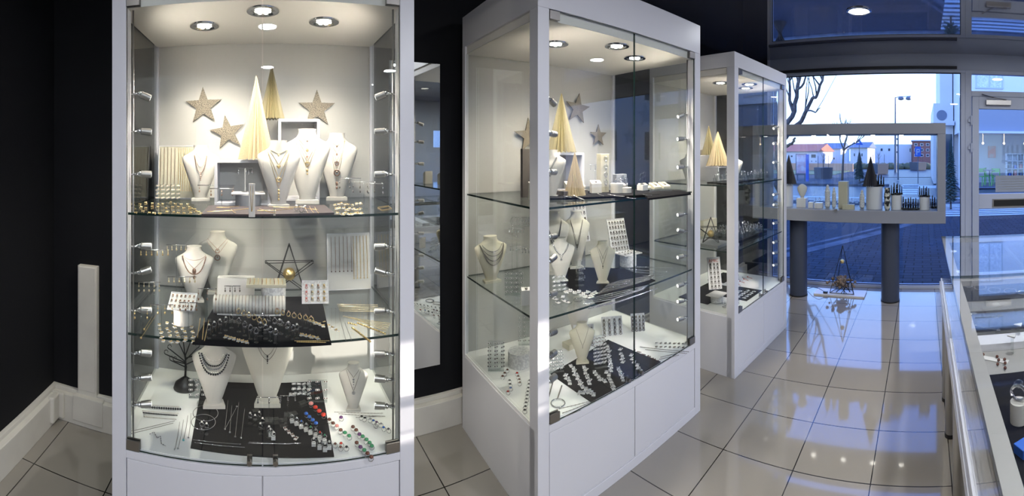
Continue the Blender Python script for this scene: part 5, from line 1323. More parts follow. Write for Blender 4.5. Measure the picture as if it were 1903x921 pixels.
q = G(1066, 343, A1); q = C2(0.395, 0.26, A1 + 0.0005); paper_tree(q, 0.058, 0.225, M['cardboard'], 'small pale pleated paper tree standing on the shelf of the middle case')
box_thing(C2(0.205, 0.40, A1 + 0.0005), 0.07, 0.02, 0.24, M['taupe'], 'dark taupe upright board behind the hidden star side, middle case', 'display_board', 'display board', rz=r2)
W1, W2_, W0 = 'top shelf of middle case', 'middle shelf of middle case', 'floor of middle case'
b = Bust(1033, 0, A1, 0.235, 0.15, 'ivory necklace bust turned sideways beside the left post, top shelf, middle case', loc=C2(0.285, 0.31, A1 + 0.001), rz=r2 - 0.95)
b.necklace(0.48, 'silver chain with a white pendant on the sideways ivory bust', 'silver', pend='heart', pr=0.009, x0=0.24, t0=0.87); b.necklace(0.55, 'second silver chain on the sideways ivory bust', 'silver', pend='disc', pr=0.006, x0=0.22, t0=0.88)
def wedge(loc, w, d, h, m, label, rz, chain=True, front=0.012):
    t = empty('display_wedge', loc, rz, label, 'display wedge', 'sloping jewellery wedges')
    k = MB(); k.add([(-w/2,-d/2,0),(w/2,-d/2,0),(w/2,d/2,0),(-w/2,d/2,0),(-w/2,-d/2,front),(w/2,-d/2,front),(w/2,d/2,h),(-w/2,d/2,h)], [(3,2,1,0),(4,5,6,7),(0,1,5,4),(1,2,6,5),(2,3,7,6),(3,0,4,7)])
    k.build('wedge', M[m], t, bevel=0.001)
    if chain:
        sl = (h - front)/d; P_ = lambda x, y: Vector((x, y, front + (y + d/2)*sl + 0.0022))
        k = MB(); k.tube([P_(-w*.22, d*.46), P_(0, -d*.15), P_(w*.22, d*.46)], 0.0009, 4); k.sph(P_(0, -d*.2), 0.0055, 8, 5, sz=.4); k.ring(P_(0, -d*.08), 0.006, 0.0015, 'z', 12, 4)
        k.build('necklace', M['dsilver'], t, smooth=True)
    return t
wedge(C2(0.17, 0.28, A1 + 0.001), 0.055, 0.03, 0.085, 'bust', 'ivory upright card with a pendant seen through the left glass side', r2 - 0.2, front=0.07)
wedge(C2(0.12, 0.16, A1 + 0.001), 0.06, 0.03, 0.09, 'bust', 'ivory upright card with a forked pendant, nearest the left post', r2 - 0.1, front=0.075)
slab_px('display_pad', [(1022, 372), (1226, 364), (1190, 354), (1022, 360)], A1, 0.010, M['mat'], 'black pad along the front of the top shelf, middle case', 'display pad')
TP = A1 + 0.011
box_thing(G(1062, 361, TP), 0.155, 0.075, 0.022, M['taupe'], 'dark taupe tray under the cream wedge, top shelf of middle case', 'display_tray', 'display tray', rz=r2)
wedge(G(1068, 362, A1) + Vector((0, 0, 0.034)), 0.10, 0.055, 0.038, 'cream', 'cream wedge with a coiled ring on the dark taupe tray', r2 - 0.25)
wedge(G(1107, 358, TP + 0.001), 0.055, 0.035, 0.065, 'bust', 'pale pink tapered stand with a triangular pendant, right of the cream wedge', r2 - 0.4, front=0.05)
box_thing(C2(0.62, 0.30, A1 + 0.001), 0.05, 0.05, 0.215, M['cream'], 'tall cream bracelet tower in the middle of the top shelf, middle case', 'display_tower', 'display tower', rz=r2 - 0.25)
for i in range(4):
    k = MB(); k.ring((0,0,0), 0.011, 0.0012, 'y', 14, 4); k.sph((0, -0.001, -0.012), 0.0045); k.sph((0, 0, 0.011), 0.003); o = k.build('bracelet_charm', M['silver'], smooth=True); o.location = C2(0.617, 0.272, A1 + 0.19 - 0.042*i); o.rotation_euler = (0, 0, r2 - .25)
    tag(o, 'silver ring charm pinned to the tall cream tower, middle case', 'pendant', 'charms on the tall cream tower')
for lx, ly, rr, h in ((0.63, 0.20, 0.034, 0.05), (0.665, 0.17, 0.030, 0.028), (0.72, 0.27, 0.035, 0.035)):
    drum(C2(lx, ly, TP + 0.0005), rr, h, M['bust'], {0.05: 'taller white drum before the cream tower, middle case', 0.028: 'low white drum at the pad front, middle case', 0.035: 'white drum before the mid grey block, middle case'}[h])
    for q in range(2):
        p = C2(lx - 0.01 + 0.02*q, ly, TP + h + 0.001); place('ringsilverNone', make_ring('silver', None), p, r2 + rnd.uniform(-1, 1), 'silver ring standing on a white drum, top shelf of middle case', 'ring', 'rings on the white drums, middle case', 1.2)
box_thing(C2(0.76, 0.31, A1 + 0.001), 0.075, 0.035, 0.10, M['greyblock'], 'mid grey upright block with clustered rings, top shelf of middle case', 'display_block', 'display block', rz=r2 - 0.1)
for i in range(5):
    p = C2(0.735 + 0.013*i, 0.287, A1 + 0.045 + 0.012*(i % 3)); place('ringsilverNone', make_ring('silver', None), p, r2, 'silver ring pinned to the front of the mid grey block', 'ring', 'rings on the mid grey block', 1.3)
box_thing(C2(0.83, 0.20, TP + 0.0005), 0.045, 0.045, 0.032, M['white_card'], 'small white cube under the black ring tree, middle case', 'display_cube_small', 'display cube', rz=r2)
t = empty('ring_tree', C2(0.83, 0.20, TP + 0.033), r2, 'black stand of large dark rings on the small white cube, middle case', 'ring stand'); k = MB(); k.cyl((0,0,0), 0.012, 0.003, 14); k.tube([(0,0,0), (0,0,0.05)], 0.002, 6); k.build('post', M['black'], t)
for i, (x, z) in enumerate(((-.013, .022), (.013, .030), (-.010, .048), (.012, .055))): k = MB(); k.ring((x, -0.003, z), 0.0125, 0.0030, 'y', 16, 4); k.build('ring', M['black'], t, smooth=True)
tstand(1106, 348, 306, 26, A1, 3, 'silver', W1, 0.03, rz=r2)
for lx, l in ((0.87, 'first cream wedge right of the door gap, largest, top shelf'), (0.95, 'second cream wedge right of the door gap, top shelf'), (1.02, 'third cream wedge, nearest the right post, top shelf')):
    wedge(C2(lx, 0.22 - (lx - .87)*0.15, A1 + 0.012), 0.058, 0.05, 0.036, 'cream', l, r2 - 0.1)
slab_px('display_pad', [(1205, 372), (1284, 362), (1262, 355), (1192, 358)], A1, 0.009, M['mat'], 'black pad under the cream wedges at the right end, middle case', 'display pad')
for a, b_ in (((1040, 366), (1062, 372)), ((1062, 366), (1084, 376)), ((1110, 364), (1122, 369)), ((1130, 366), (1160, 370)), ((1165, 372), (1182, 374)), ((1195, 366), (1212, 368))): chain_flat([a, ((a[0]+b_[0])/2, (a[1]+b_[1])/2 + 1), b_], A1, 'silver', 'silver chain lying on the black pad, front of top shelf, middle case', 'silver chains on the top pad, middle case', r=0.0012, lift=0.011, bead=0.002, step=0.008)

# middle shelf of the middle case
slab_px('felt_mat', [(1030, 518), (1110, 566), (1218, 522), (1160, 500), (1060, 497)], A2, 0.005, M['mat'], 'black felt mat on the middle shelf of the middle case', 'display mat')
FM = A2 + 0.0055
b = Bust(914, 524, A2, 0.235, 0.19, 'ivory bust loaded with chains, seen through the left glass side', m='cream', rz=TO_CAM(G(914, 524, A2)) + 0.5)
for t_, mm, q, l in ((0.36, 'dsilver', .0034, 'lowest dark chain on the chain-loaded bust'), (0.46, 'dsilver', .0036, 'second dark chain on the chain-loaded bust'), (0.57, 'dsilver', .0026, 'third, thinner dark chain on the chain-loaded bust'), (0.67, 'silver', .0022, 'uppermost silver chain with a pearl on the chain-loaded bust')):
    b.necklace(t_, l, mm, p=2.0, x0=0.36 - (0.06 if t_ > .6 else 0), t0=0.82, beads=q, pend='disc' if t_ > .6 else None, pm='pearl', pr=0.005)
cardstand(955, 548, A2, 0.085, 0.105, 4, 5, 'onyx', 'blue-tinted acrylic card of dark studs, behind the left post', 'behind the left post of the middle case', lean=0.15, rz=r2 - 0.5)
wedge(G(978, 566, A2 + 0.001), 0.045, 0.02, 0.075, 'white_card', 'plain white upright card with two pairs of studs, beside the left post', r2 - 0.4, front=0.065)
for i, (px, pyb, pyt) in enumerate(((960, 540, 424), (985, 546, 404), (962, 528, 458), (985, 536, 462))): tstand(px, pyb, pyt, 30, A2, 6, 'silver', W2_ + ', left end', 0.018, rz=r2 - 0.5)
for i in range(9):
    k = MB(); k.ring((0,0,0), 0.022, 0.001, 'y', 22, 4); o = k.build('hoop_earring', M['silver'], smooth=True); o.location = C2(0.13 + 0.012*i, 0.40 - 0.008*i, A2 + 0.33); o.rotation_euler = (0, 0, r2 - 1.0); tag(o, 'large silver hoop in the hanging row behind the left post', 'earring', 'large hoops on the rack, middle case')
t = empty('hoop_rack', C2(0.18, 0.37, A2 + 0.001), r2 - 0.55, 'clear acrylic rack carrying a row of large silver hoops, middle case', 'earring rack'); k = MB(); k.tube([(-0.07, 0, 0), (-0.07, 0, 0.355), (0.07, 0, 0.355), (0.07, 0, 0)], 0.002, 6); k.build('rail', M['acrylic'], t)
b = Bust(1042, 523, A2, 0.225, 0.15, 'white bust with a twisted collar, just right of the left post, middle shelf', m='bustgrey', rz=r2 - 0.5)
b.necklace(0.62, 'thick twisted silver collar on the white bust by the left post', 'silver', p=1.8, x0=0.28, t0=0.86, beads=0.0022); b.necklace(0.52, 'thin silver V chain on the white bust by the left post', 'silver', x0=0.26, t0=0.86, pend='disc', pr=0.005)
b = Bust(1078, 500, A2, 0.34, 0.18, 'tall grey bust with long dark cords at the back of the middle shelf', m='bustgrey', loc=C2(0.44, 0.50, A2 + 0.001), rz=r2 - 0.45)
for t_ in (0.35, 0.42, 0.5): b.necklace(t_, {.35: 'longest', .42: 'middle', .5: 'shortest'}[t_] + ' of the dark cords draped on the tall grey bust', 'black', p=1.3, x0=0.24, t0=0.88, r=0.0018)
b = Bust(1112, 500, A2, 0.33, 0.16, 'second tall grey bust behind the small ivory bust, middle shelf', m='bustgrey', loc=C2(0.60, 0.50, A2 + 0.001), rz=r2 - 0.5)
b.necklace(0.3, 'long black beaded cord on the second tall grey bust', 'onyx', x0=0.24, t0=0.88, r=0.0012); b.necklace(0.42, 'silver chain with a drop on the second tall grey bust', 'dsilver', x0=0.24, t0=0.88, r=0.001, pend='drop')
b = Bust(1120, 527, A2, 0.215, 0.13, 'small ivory bust with two fine pendants in front of the tall grey busts', m='cream', rz=r2 - 0.7)
b.necklace(0.42, 'long fine chain with a black drop on the small ivory bust', 'dsilver', x0=0.22, t0=0.86, pend='drop', pm='onyx', pr=0.004); b.necklace(0.62, 'short fine chain on the small ivory bust', 'dsilver', x0=0.2, t0=0.88, pend='disc', pr=0.003)
c_ = C2(0.66, 0.50, A2 + 0.15); t = pad_board((c_.x, c_.y, c_.z), 0.075, 0.26, 0.30, r2 - 0.2, 'tall narrow white board of charms leaning at the back, middle case')
on_board(t, 0.075, 0.26, make_stud('dsilver', 0.006), 'stud_ds6', [-.6, 0, .6], [.1, .24, .38, .52, .66, .8, .93], 'dark silver charm on the tall narrow white board', 'charm', 'charms on the tall narrow board')
drum(C2(0.66, 0.56, A2 + 0.001), 0.045, 0.148, M['greyblock'], 'grey drum raising the tall narrow board of charms')
c_ = C2(0.86, 0.40, A2 + 0.075); t = pad_board((c_.x, c_.y, c_.z), 0.12, 0.20, 0.35, r2 - 0.25, 'large patterned white board of charms leaning right of the narrow board', 'grid')
on_board(t, 0.12, 0.20, make_stud('dsilver', 0.006), 'stud_ds6', [-.8 + .32*i for i in range(6)], [.12, .28, .44, .6, .76, .9], 'dark silver charm on the large leaning white board', 'charm', 'charms on the large leaning board')
for lx, ly, h, s_, l in ((0.72, 0.44, 0.085, 0.10, 'rear'), (0.86, 0.34, 0.068, 0.135, 'front')):
    drum(C2(lx, ly, A2 + 0.0056), s_*0.36, h, M['grid'], 'short textured drum under the %s square plate, middle case' % l)
    box_thing(C2(lx, ly, A2 + h + 0.0062), s_, s_*0.75, 0.006, M['white_card'], '%s square white plate with charms laid on it, middle case' % l, 'display_plate', 'display plate', rz=r2 - 0.1)
    for i in range(10):
        o = place('tsil2', make_tag_item('dsilver', None, False), C2(lx - s_*.4 + s_*.19*(i % 5), ly - s_*.2 + s_*.35*(i//5), A2 + h + 0.0128), r2 + rnd.uniform(-1, 1), 'small dark silver charm on the %s square plate, middle case' % l, 'charm', 'charms on the %s square plate' % l); o.name = 'charm'
t = empty('acrylic_tower', G(1077, 530, FM) + Vector((0,0,0.0005)), r2 - 0.5, 'clear acrylic tower of small silver earrings in front of the tall busts', 'earring stand')
for j in range(4): MB().box(-0.022 + 0.003*j, 0.022 - 0.003*j, -0.015, 0.015, j*0.032, j*0.032 + 0.027).build('tier', M['acrylic'], t)
for i in range(8): p = G(1077, 530, FM); place('dropsilver0.018', make_drop('silver', 0.018), (p.x - 0.018 + 0.012*(i % 4), p.y - 0.018, FM + 0.05 + 0.045*(i//4)), r2, 'small silver drop on the acrylic tower before the tall busts', 'earring', 'drops on the acrylic tower')
cardstand(1040, 542, A2, 0.06, 0.075, 3, 4, 'silver', 'clear stand of pearl stud cards at the left edge of the felt mat', 'left mat edge, middle case', lean=0.2, rz=r2 - .3)
for i in range(8): chain_flat([(1112 + i*2.5, 546 - i*2.3), (1150, 537 - i*2.0), (1208 + i*1.0, 520 - i*1.2)], FM, 'silver' if i % 2 else 'dsilver', 'silver chain in the fanned bundle on the felt mat, middle case', 'fanned silver chains, middle case', r=0.0016, bead=0.0026, step=0.0065, name='necklace', cat='necklace')
for i in range(4): chain_flat([(1085 + i*2, 566 - i*3), (1140, 556 - i*3.5), (1196 + i*3, 538 - i*2.5)], FM, 'silver', 'thick silver rope chain along the mat front, middle case', 'rope chains at the mat front', r=0.0018, bead=0.0024, step=0.006, name='necklace', cat='necklace')
for i in range(3): chain_flat([(1094, 572 + i*1.5), (1150, 560 + i), (1222, 536)], A2, 'silver', 'silver chain lying on bare glass in front of the felt mat, middle case', 'silver chains on bare glass', r=0.0012, bead=0.0022, step=0.009, name='necklace', cat='necklace')
flat_items('tpearl', 'pearl', 'pearl', [(1052, 543), (1060, 540), (1068, 544), (1076, 542), (1084, 546), (1092, 543), (1100, 548), (1106, 544), (1088, 551), (1098, 552), (1080, 549)], FM, 'silver and pearl earring pair lying on the felt mat, middle case', 'earring card', 'pearl pairs on the mat, middle case', 'earring_card', s=1.5)
for px, py in ((1074, 558), (1176, 522)):
    k = MB(); k.ring((0,0,0), 0.020, 0.0013, 'z', 24, 4); o = k.build('bangle', M['silver'], smooth=True); o.location = G(px, py, FM) + Vector((0,0,0.002)); tag(o, 'small silver bangle lying %s of the felt mat, middle case' % ('at the left' if px < 1100 else 'at the right'), 'bangle')
chain_flat([(1034, 536), (1050, 540), (1080, 541)], FM, 'silver', 'fine silver chain stretched over the left of the felt mat, middle case', None, r=0.001, name='necklace', cat='necklace')
for a, b_ in (((1160, 500), (1240, 505)), ((1165, 504), (1230, 510)), ((1172, 496), (1250, 498)), ((1190, 512), (1232, 514))): chain_flat([a, b_], A2, 'silver', 'pale silver bracelet on the glass right of the felt mat, middle case', 'pale bracelets right of the mat', r=0.001, bead=0.0024, step=0.008)
flat_items('tsil', 'silver', None, grid_pts(1028, 1046, 552, 562, 2, 3, 4, 1.5), A2, 'silver earring card on the glass by the left post, middle case', 'earring card', 'silver cards by the left post', 'earring_card', s=1.4)

# floor of the middle case
slab_px('felt_mat', [(1023, 695), (1130, 632), (1228, 673), (1098, 747)], A0, 0.004, M['mat'], 'black felt mat laid diagonally on the floor of the middle case', 'display mat')
FM = A0 + 0.0045
b = Bust(1082, 674, FM, 0.205, 0.135, 'ivory bust with a fine cord, left on the diagonal felt mat', m='cream', rz=r2 - 0.55)
b.necklace(0.42, 'fine dark cord with a small drop on the mat bust, middle case', 'dsilver', x0=0.24, t0=0.86, pend='drop', pr=0.003, pm='dsilver')
box_thing(G(1060, 645, A0) + Vector((0,0,0.0006)), 0.07, 0.06, 0.03, M['cream'], 'low cream block behind the ivory bust, middle case floor', rz=r2)
Bust(1150, 640, A0, 0.25, 0.15, 'white bust partly hidden at the back of the case floor, middle case', m='bust', loc=C2(0.62, 0.50, A0 + 0.001), rz=r2 - 0.4)
cardstand(1033, 690, A0 + 0.005, 0.075, 0.10, 4, 6, 'silver', 'clear acrylic stand of silver stud cards right beside the left post', 'case floor beside the left post', lean=0.12, rz=r2 - 0.35, s=1.15)
cardstand(1116, 682, FM, 0.062, 0.155, 4, 8, 'dsilver', 'tall clear acrylic stand of stud cards on the diagonal mat', 'tall stand on the diagonal mat', lean=0.10, rz=r2 - 0.35, s=1.1)
for lx, ly, w_, h_, l, mm, nx in ((0.60, 0.43, 0.115, 0.115, 'first white pad of dark charms, left of the door gap, floor', 'dsilver', 5), (0.82, 0.43, 0.125, 0.105, 'second white pad of leaf charms, at the door gap, floor', 'dsilver', 4), (0.97, 0.36, 0.085, 0.10, 'third white pad of leaf charms, right of the door gap, floor', 'dsilver', 4)):
    c_ = C2(lx, ly, A0 + 0.001); t = pad_board((c_.x, c_.y, c_.z), w_, h_, 0.30, r2 - 0.55 - (0.1 if lx > .9 else 0), l, 'grid', 0.008)
    on_board(t, w_, h_, make_stud(mm, 0.0068), 'stud_ds68', [-.78 + 1.56*i/(nx-1) for i in range(nx)], [.16, .38, .6, .82], 'leaf-shaped silver charm on the %s white pad, case floor' % l.split()[0], 'charm', 'charms on the %s white pad' % l.split()[0])
seqs = [((1050, 698), (1058, 712), 4), ((1062, 680), (1082, 718), 9), ((1086, 681), (1096, 712), 7), ((1104, 690), (1122, 708), 5), ((1130, 644), (1136, 688), 10), ((1128, 690), (1140, 722), 6), ((1152, 650), (1158, 672), 5), ((1148, 684), (1158, 706), 6), ((1172, 660), (1190, 690), 6), ((1090, 722), (1104, 732), 4), ((1078, 730), (1092, 728), 3)]
for a, b_, n in seqs: flat_items('tsil', 'silver', None, line_pts(a, b_, n, 1.5), FM, 'silver earring card scattered in rows on the diagonal felt mat', 'earring card', 'silver cards on the diagonal felt mat', 'earring_card', s=1.45, tiltz=0.5)
for i in range(5): flat_items('tbead', 'brown', None, line_pts((1180 + i*9, 652 + i*4), (1186 + i*9, 655 + i*4), 2, 0.8), FM, 'dark stone stud near the right corner of the diagonal mat', 'earring', 'dark studs at the mat corner', 'earring', s=1.1, card=False)
for i in range(14):
    x, y = 1220 + (i % 7)*8.3, 638 + (i // 7)*7 + (i % 7)*0.2; p = G(x, y, A0) + Vector((0,0,0.001))
    k = MB(); k.sph((0,0,0.003), 0.008, 8, 4, sz=.3, sx=1.3); k.ring((0.012,0,0.002), 0.003, 0.0007, 'z', 8, 4)
    o = k.build('pendant', M['dsilver' if i % 3 else 'silver'], smooth=True); o.location = p; o.rotation_euler = (0,0,rnd.uniform(-.5,.5)); tag(o, 'leaf pendant lying in two rows on the white floor, right corner', 'pendant', 'leaf pendants in the right corner')
for a, b_ in (((1190, 645), (1280, 654)), ((1200, 650), (1276, 657)), ((1226, 668), (1262, 660)), ((1228, 664), (1258, 657))): chain_flat([a, b_], A0, 'dsilver', 'thin dark bracelet on the white floor, right side of the middle case', 'thin bracelets at the right, case floor', r=0.0011, bead=0.0022, step=0.009)
for a, b_ in (((1046, 768), (1110, 743)), ((1040, 760), (1100, 745)), ((1050, 774), (1080, 762))): chain_flat([a, b_], A0, 'dsilver', 'fine bracelet along the front sill near the lower hinge, middle case', 'fine bracelets along the front sill', r=0.001, bead=0.0019, step=0.018)
for a, b_ in (((1029, 705), (1020, 738)), ((1044, 718), (1036, 742))): chain_flat([a, b_], A0, 'dsilver', 'short dark beaded row beside the left post, case floor', 'dark beaded rows by the left post', r=0.001, bead=0.0035, step=0.009)
p = G(1037, 750, A0); k = MB(); k.ring((0,0,0), 0.030, 0.0026, 'z', 30, 6); o = k.build('bangle', M['silver'], smooth=True); o.location = p + Vector((0,0,0.004)); tag(o, 'silver bangle lying on the white floor above the lower hinge', 'bangle')
cardstand(922, 688, A0, 0.08, 0.14, 3, 7, 'onyx', 'clear stand of black stud cards, seen through the left glass side', 'left side of the case floor', lean=0.15, rz=r2 - 0.5, s=1.1)
cardstand(975, 640, A0, 0.07, 0.16, 3, 6, 'onyx', 'taller clear stand of dark studs behind the white mesh drum', 'behind the white mesh drum', lean=0.1, rz=r2 - 0.5)
drum(G(964, 678, A0) + Vector((0, 0, 0.0006)), 0.055, 0.075, M['grid'], 'white mesh-textured drum seen through the left glass side, case floor')
cab_row([(943, 694, 'brown'), (938, 700, 'brown'), (934, 706, 'brown'), (961, 700, 'red'), (963, 706, 'brown'), (965, 712, 'brown'), (966, 718, 'brown'), (947, 714, 'onyx'), (948, 721, 'onyx'), (949, 728, 'blue'), (944, 735, 'red')], A0, 'seen through the left glass side', 0.006)
for i in range(9): cab_row([(984 - i*1.1, 714 + i*7, 'onyx')], A0, 'in the line beside the left post', 0.005)

# ================================================================== FAR CASE
w3 = 'far case'
def lx3(px, ly):
    "local x in the far case of the point seen at px for a given local depth"
    t = math.tan((px - HX)/FP); lo, hi = -0.5, 2.0
    for _ in range(50):
        m_ = (lo+hi)/2; p = C3(m_, ly, 0)
        if p.x/p.y < t: lo = m_
        else: hi = m_
    return lo
def P3(px, ly, z): return C3(lx3(px, ly), ly, z)
open_box(P3(1335, 0.36, A1 + 0.001), 0.20, 0.12, 0.115, 'white open cube under the paper trees in the far case', r3)
paper_tree(P3(1334, 0.36, A1 + 0.117), 0.095, 0.27, M['cardboard'], 'pale gold pleated paper tree, front one in the far case', group='pleated paper trees')
open_box(P3(1315, 0.50, A1 + 0.001), 0.14, 0.12, 0.20, 'taller white open cube at the back of the far case', r3)
paper_tree(P3(1317, 0.50, A1 + 0.202), 0.062, 0.24, M['olive'], 'olive gold pleated paper tree, rear one in the far case')
b = Bust(0, 0, A1, 0.21, 0.14, 'white bust at the left end of the far case, turned away', loc=P3(1281, 0.42, A1 + 0.001), rz=r3 - 0.9)
b.necklace(0.5, 'silver chain on the turned-away bust of the far case', 'silver', x0=.22, t0=.87, pend='disc')
b = Bust(0, 0, A1, 0.19, 0.13, 'white bust right of the paper trees in the far case', loc=P3(1366, 0.28, A1 + 0.001), rz=r3 - 0.9)
b.necklace(0.5, 'silver chain on the bust right of the paper trees', 'silver', x0=.22, t0=.87, pend='disc')
star(C3(0.50, 0.70, 1.62), 0.09, 0.1, 'upper glitter star on the back of the far case', r3); star(C3(0.62, 0.70, 1.50), 0.075, -0.1, 'lower glitter star on the back of the far case', r3)
for lx, ly, w_, d_ in ((0.25, 0.22, 0.25, 0.16), (0.62, 0.22, 0.30, 0.16)): 
    o = box_thing(C3(lx, ly, A1 + 0.0005), w_, d_, 0.008, M['mat'], 'dark pad at the %s of the top shelf, far case' % ('left' if lx < .4 else 'right'), 'display_pad', 'display pad', rz=r3)
for i in range(26):
    lx, ly = 0.14 + 0.058*(i % 12) + rnd.uniform(-.01,.01), 0.12 + 0.06*(i // 12); p = C3(lx, ly, A1 + 0.0092)
    place('cryst', make_crystal, p, rnd.uniform(0, 3), 'clear acrylic block with a silver ring on the top shelf pads, far case', 'ring stand', 'ring blocks on the top shelf, far case', s=rnd.uniform(0.8, 1.3))
for lx in (0.45, 0.52, 0.60, 0.66):
    t = empty('ring_rod', C3(lx, 0.34, A1 + 0.001), r3, 'clear acrylic rod stand at the back of the top shelf, far case', 'ring stand', 'acrylic rod stands, far case'); k = MB(); k.cyl((0,0,0), 0.016, 0.005, 12); k.build('base', M['acrylic'], t); MB().tube([(0,0,0.005), (0,0,0.10)], 0.008, 8).build('rod', M['acrylic'], t, smooth=True)
# middle shelf of far case
wire_star(P3(1321, 0.26, A2 + 0.022), 0.10, r3 - 0.95, 'black wire star with a gold bauble on the middle shelf of the far case')
box_thing(C3(0.14, 0.27, A2 + 0.001), 0.18, 0.22, 0.02, M['greyblock'], 'low grey slab under the wire star in the far case', rz=r3)
box_thing(C3(0.50, 0.25, A2 + 0.001), 0.52, 0.28, 0.018, M['mat'], 'dark tray crowded with silver rings, middle shelf of the far case', 'display_tray', 'display tray', rz=r3)
for i in range(55):
    lx, ly = 0.27 + 0.044*(i % 11) + rnd.uniform(-.008,.008), 0.14 + 0.052*(i // 11)
    place('cryst', make_crystal, C3(lx, ly, A2 + 0.0195), rnd.uniform(0, 3), 'clear block with a silver ring crowded on the dark tray, far case', 'ring stand', 'ring blocks on the dark tray, far case', s=rnd.uniform(0.8, 1.4))
for i in range(10): place('dropsilver0.018', make_drop('silver', 0.018), C3(0.10 + 0.012*i, 0.08, A2 + 0.022), r3, 'silver drop laid out in front of the wire star, far case', 'earring', 'silver drops before the wire star', 1.2)
box_thing(C3(0.45, 0.50, A2 + 0.001), 0.20, 0.05, 0.12, M['cream'], 'cream upright block behind the ring tray, far case', rz=r3)
# floor of far case
for lx, ly, w_, d_, l in ((0.30, 0.40, 0.42, 0.26, 'large dark mat at the back left of the floor, far case'), (0.42, 0.16, 0.26, 0.20, 'dark mat at the front of the floor, far case'), (0.70, 0.50, 0.26, 0.16, 'dark mat at the back right of the floor, far case')): box_thing(C3(lx, ly, A0 + 0.0006), w_, d_, 0.006, M['mat'], l, 'felt_mat', 'display mat', rz=r3)
c_ = P3(1330, 0.30, A0 + 0.062); t = pad_board((c_.x, c_.y, c_.z), 0.10, 0.235, 0.30, r3 - 0.75, 'white board of silver earrings headed with red and black letters, far case')
fc = bpy.data.curves.new('lettering', 'FONT'); fc.body = 'AMIC'; fc.size = 0.032; fc.extrude = 0.0003; fc.align_x = 'CENTER'
fo = bpy.data.objects.new('lettering', fc); COL.objects.link(fo); me_ = bpy.data.meshes.new_from_object(fo); bpy.data.objects.remove(fo); fo = bpy.data.objects.new('lettering', me_); COL.objects.link(fo); fo.parent = t; fo.location = (-0.002, -0.004, 0.198); fo.rotation_euler = (R(90), 0, 0); me_.materials.clear(); me_.materials.append(mat('sign_red', (0.55, 0.07, 0.03), 0.5))
on_board(t, 0.10, 0.235, make_stud('dsilver', 0.0075), 'stud_ds75', [-.55, 0, .55], [.1, .24, .38, .52, .66, .78], 'silver earring on the lettered white board, far case', 'earring', 'earrings on the lettered board')
drum(C3(lx3(1332, 0.24), 0.24, A0 + 0.0072), 0.045, 0.048, M['grid'], 'textured drum under the square plate on the floor of the far case')
box_thing(P3(1332, 0.24, A0 + 0.056), 0.13, 0.11, 0.006, M['white_card'], 'square white plate before the lettered board, far case', 'display_plate', 'display plate', rz=r3)
for i in range(8): place('dropsilver0.03', make_drop('silver', 0.03), C3(0.10 + 0.03*(i % 4), 0.10 + 0.05*(i//4), A0 + 0.034), r3 + rnd.uniform(-.6, .6), 'silver drop earring on a tiny stand, left front floor of the far case', 'earring', 'silver drops on the far case floor', 1.3)
for i in range(8): place('tagn', make_tagring('silver'), C3(0.10 + 0.035*(i % 4), 0.08 + 0.05*(i//4), A0 + 0.0008), r3 - .6, 'silver ring on a white block, left front floor of the far case', 'ring', 'ring blocks on the far case floor')
for i in range(14): place('tsil', make_tag_item('silver', None), C3(0.33 + 0.04*(i % 5), 0.10 + 0.05*(i//5), A0 + 0.007), rnd.uniform(-1, 1), 'silver jewellery card on the front dark mat, far case', 'earring card', 'silver cards on the far case mat', 1.5).name = 'earring_card'
for i in range(8): chain = None
for i in range(7):
    k = MB(); k.tube([(-0.03, 0, 0.002), (0.03, 0, 0.002)], 0.0016, 5); k.sph((0.03, 0, 0.003), 0.005); o = k.build('watch_strap', M['silver' if i % 2 else 'red'], smooth=True); o.location = C3(0.60 + 0.035*i, 0.30 + 0.03*(i % 2), A0 + 0.008 if False else A0 + 0.001); o.rotation_euler = (0,0,r3 + 1.2); tag(o, 'slim bracelet laid crosswise, right half of the floor, far case', 'bracelet', 'slim bracelets on the far case floor'); o.name = 'bracelet'

# ================================================================== COUNTER CONTENTS
CZ2 = CZ + 0.007
def coil(px, py, z, q, m, label, ax=1.0, cat='bracelet', name='bracelet', grp=None, bead=0.004):
    p = G(px, py, z) + Vector((0,0,0.0045)); k = MB(); pts = [(q*math.cos(a*0.26), q*ax*math.sin(a*0.26), 0) for a in range(24)]; k.tube(pts, 0.0016, 4, True); k.beads(pts + [pts[0]], bead, bead*2.3, 6, 4)
    o = k.build(name, M[m], smooth=True); o.location = p; return tag(o, label, cat, grp)
for px, py, m_, l in ((1800, 532, 'silver', 'first from the left'), (1822, 535, 'dsilver', 'second from the left'), (1848, 540, 'dsilver', 'third from the left'), (1878, 542, 'dsilver', 'fourth from the left'), (1899, 545, 'silver', 'rightmost')):
    coil(px, py, CZ2, 0.030 if m_ == 'silver' else 0.045, m_, 'bead bracelet on the far dark counter pad, ' + l, 0.8)
for px, py, l in ((1808, 583, 'left'), (1850, 590, 'right')):
    p = G(px, py, CZ2); t = empty('brooch', p + Vector((0,0,0.0008)), rnd.uniform(-.5,.5), 'silver dragonfly-shaped brooch on the nearer dark counter pad, %s one' % l, 'brooch')
    k = MB(); k.tube([(-.022,0,.003), (.022,0,.003)], 0.0028, 6, r2=0.0015); k.build('body', M['silver'], t, smooth=True)
    k = MB()
    for a in (-1, 1): k.sph((-.008, a*.012, .003), 0.010, 8, 4, sx=.5, sz=.15); k.sph((.004, a*.010, .003), 0.008, 8, 4, sx=.5, sz=.15)
    k.build('wings', M['silver'], t, smooth=True)
chain_flat([(1812, 606), (1826, 610), (1842, 613), (1856, 616)], CZ, 'silver', 'chunky silver necklace with a flower clasp across the counter floor', None, r=0.002, bead=0.0045, step=0.009, name='necklace', cat='necklace', pend=('silver', 0.009))
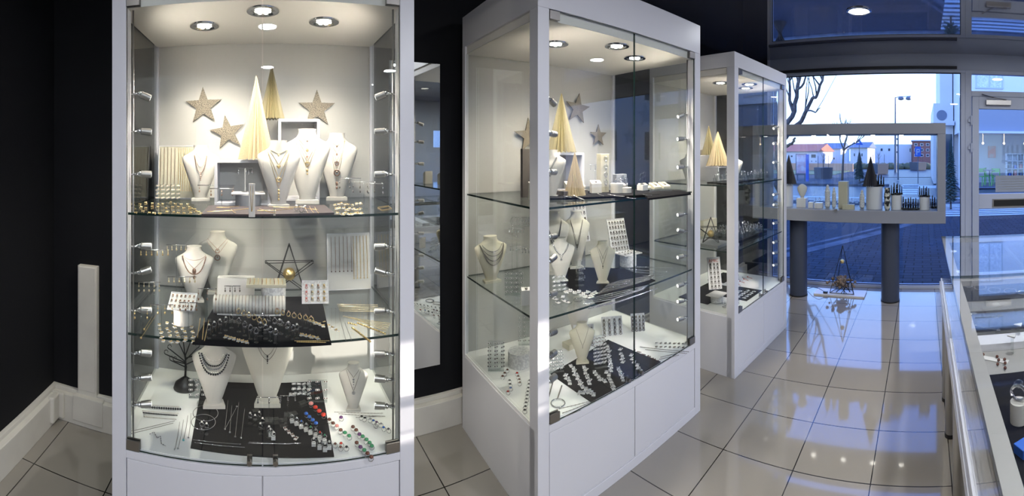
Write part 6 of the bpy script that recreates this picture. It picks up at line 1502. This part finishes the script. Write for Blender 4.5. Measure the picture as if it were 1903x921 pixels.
for d_ in (0, 5): chain_flat([(1850, 613 + d_), (1864, 610 + d_*1.4), (1884, 613 + d_*1.5), (1902, 617 + d_*1.3)], CZ, 'dsilver', 'black braided cord with silver ends lying across the counter floor', 'braided cords on the counter floor', r=0.0028, name='necklace', cat='necklace')
def sail(px, py, l):
    p = G(px, py, CZ) + Vector((0,0,0.0006)); t = empty('acrylic_ear_stand', p, R(100), l, 'earring stand', 'clear acrylic ear stands')
    MB().box(-0.002, 0.002, -0.012, 0.012, 0, 0.07).build('post', M['acrylic'], t); k = MB(); k.prism([(-.018, -.002), (.022, -.002), (.0, .028)], 0.07, 0.074); k.build('plate', M['white_card'], t)
sail(1881, 655, 'clear acrylic ear stand with a white triangular top, nearer one in the counter'); sail(1893, 632, 'clear acrylic ear stand with a white triangular top, farther one in the counter')
p = G(1847, 668, CZ); t = empty('tag_strip', p + Vector((0,0,0.001)), R(60), 'white tag strip with pairs of brown bead earrings inside the counter', 'earring card')
MB().box(-0.06, 0.06, -0.014, 0.014, 0, 0.001).build('card', M['white_card'], t)
k = MB()
for i, (px, py) in enumerate(((1853, 666), (1856, 672), (1854, 680), (1867, 671), (1868, 678), (1868, 687), (1827, 662), (1826, 671))):
    q = G(px, py, CZ); k = MB(); k.sph((0, 0, 0.0065), 0.0062, 12, 8); o = k.build('bead_earring', M['brown'], smooth=True); o.location = q + Vector((0,0,0.0016)); tag(o, 'round dark brown bead earring beside the white tag strip', 'earring', 'brown bead earrings in the counter')
p = G(1893, 783, CZ2); drum(p + Vector((0,0,0.0006)), 0.026, 0.062, M['bust'], 'ivory cylinder holding a faceted glass ring in the near counter')
t = empty('cocktail_ring', p + Vector((0, 0, 0.0634)), R(60), 'large faceted glass ring standing on the ivory cylinder in the counter', 'ring')
k = MB(); k.ring((0,0,0.024), 0.023, 0.005, 'y', 14, 6); k.build('band', M['silver'], t); k = MB(); k.sph((0,0,0.052), 0.016, 8, 4, sz=.7); k.build('glass_stone', M['acrylic'], t)
p = G(1905, 840, CZ2); o = box_thing(p + Vector((0,0,0.0006)), 0.04, 0.05, 0.025, M['signblue'], 'small dark blue box at the lower right inside the counter', 'ring_box', 'box', rz=0.5)
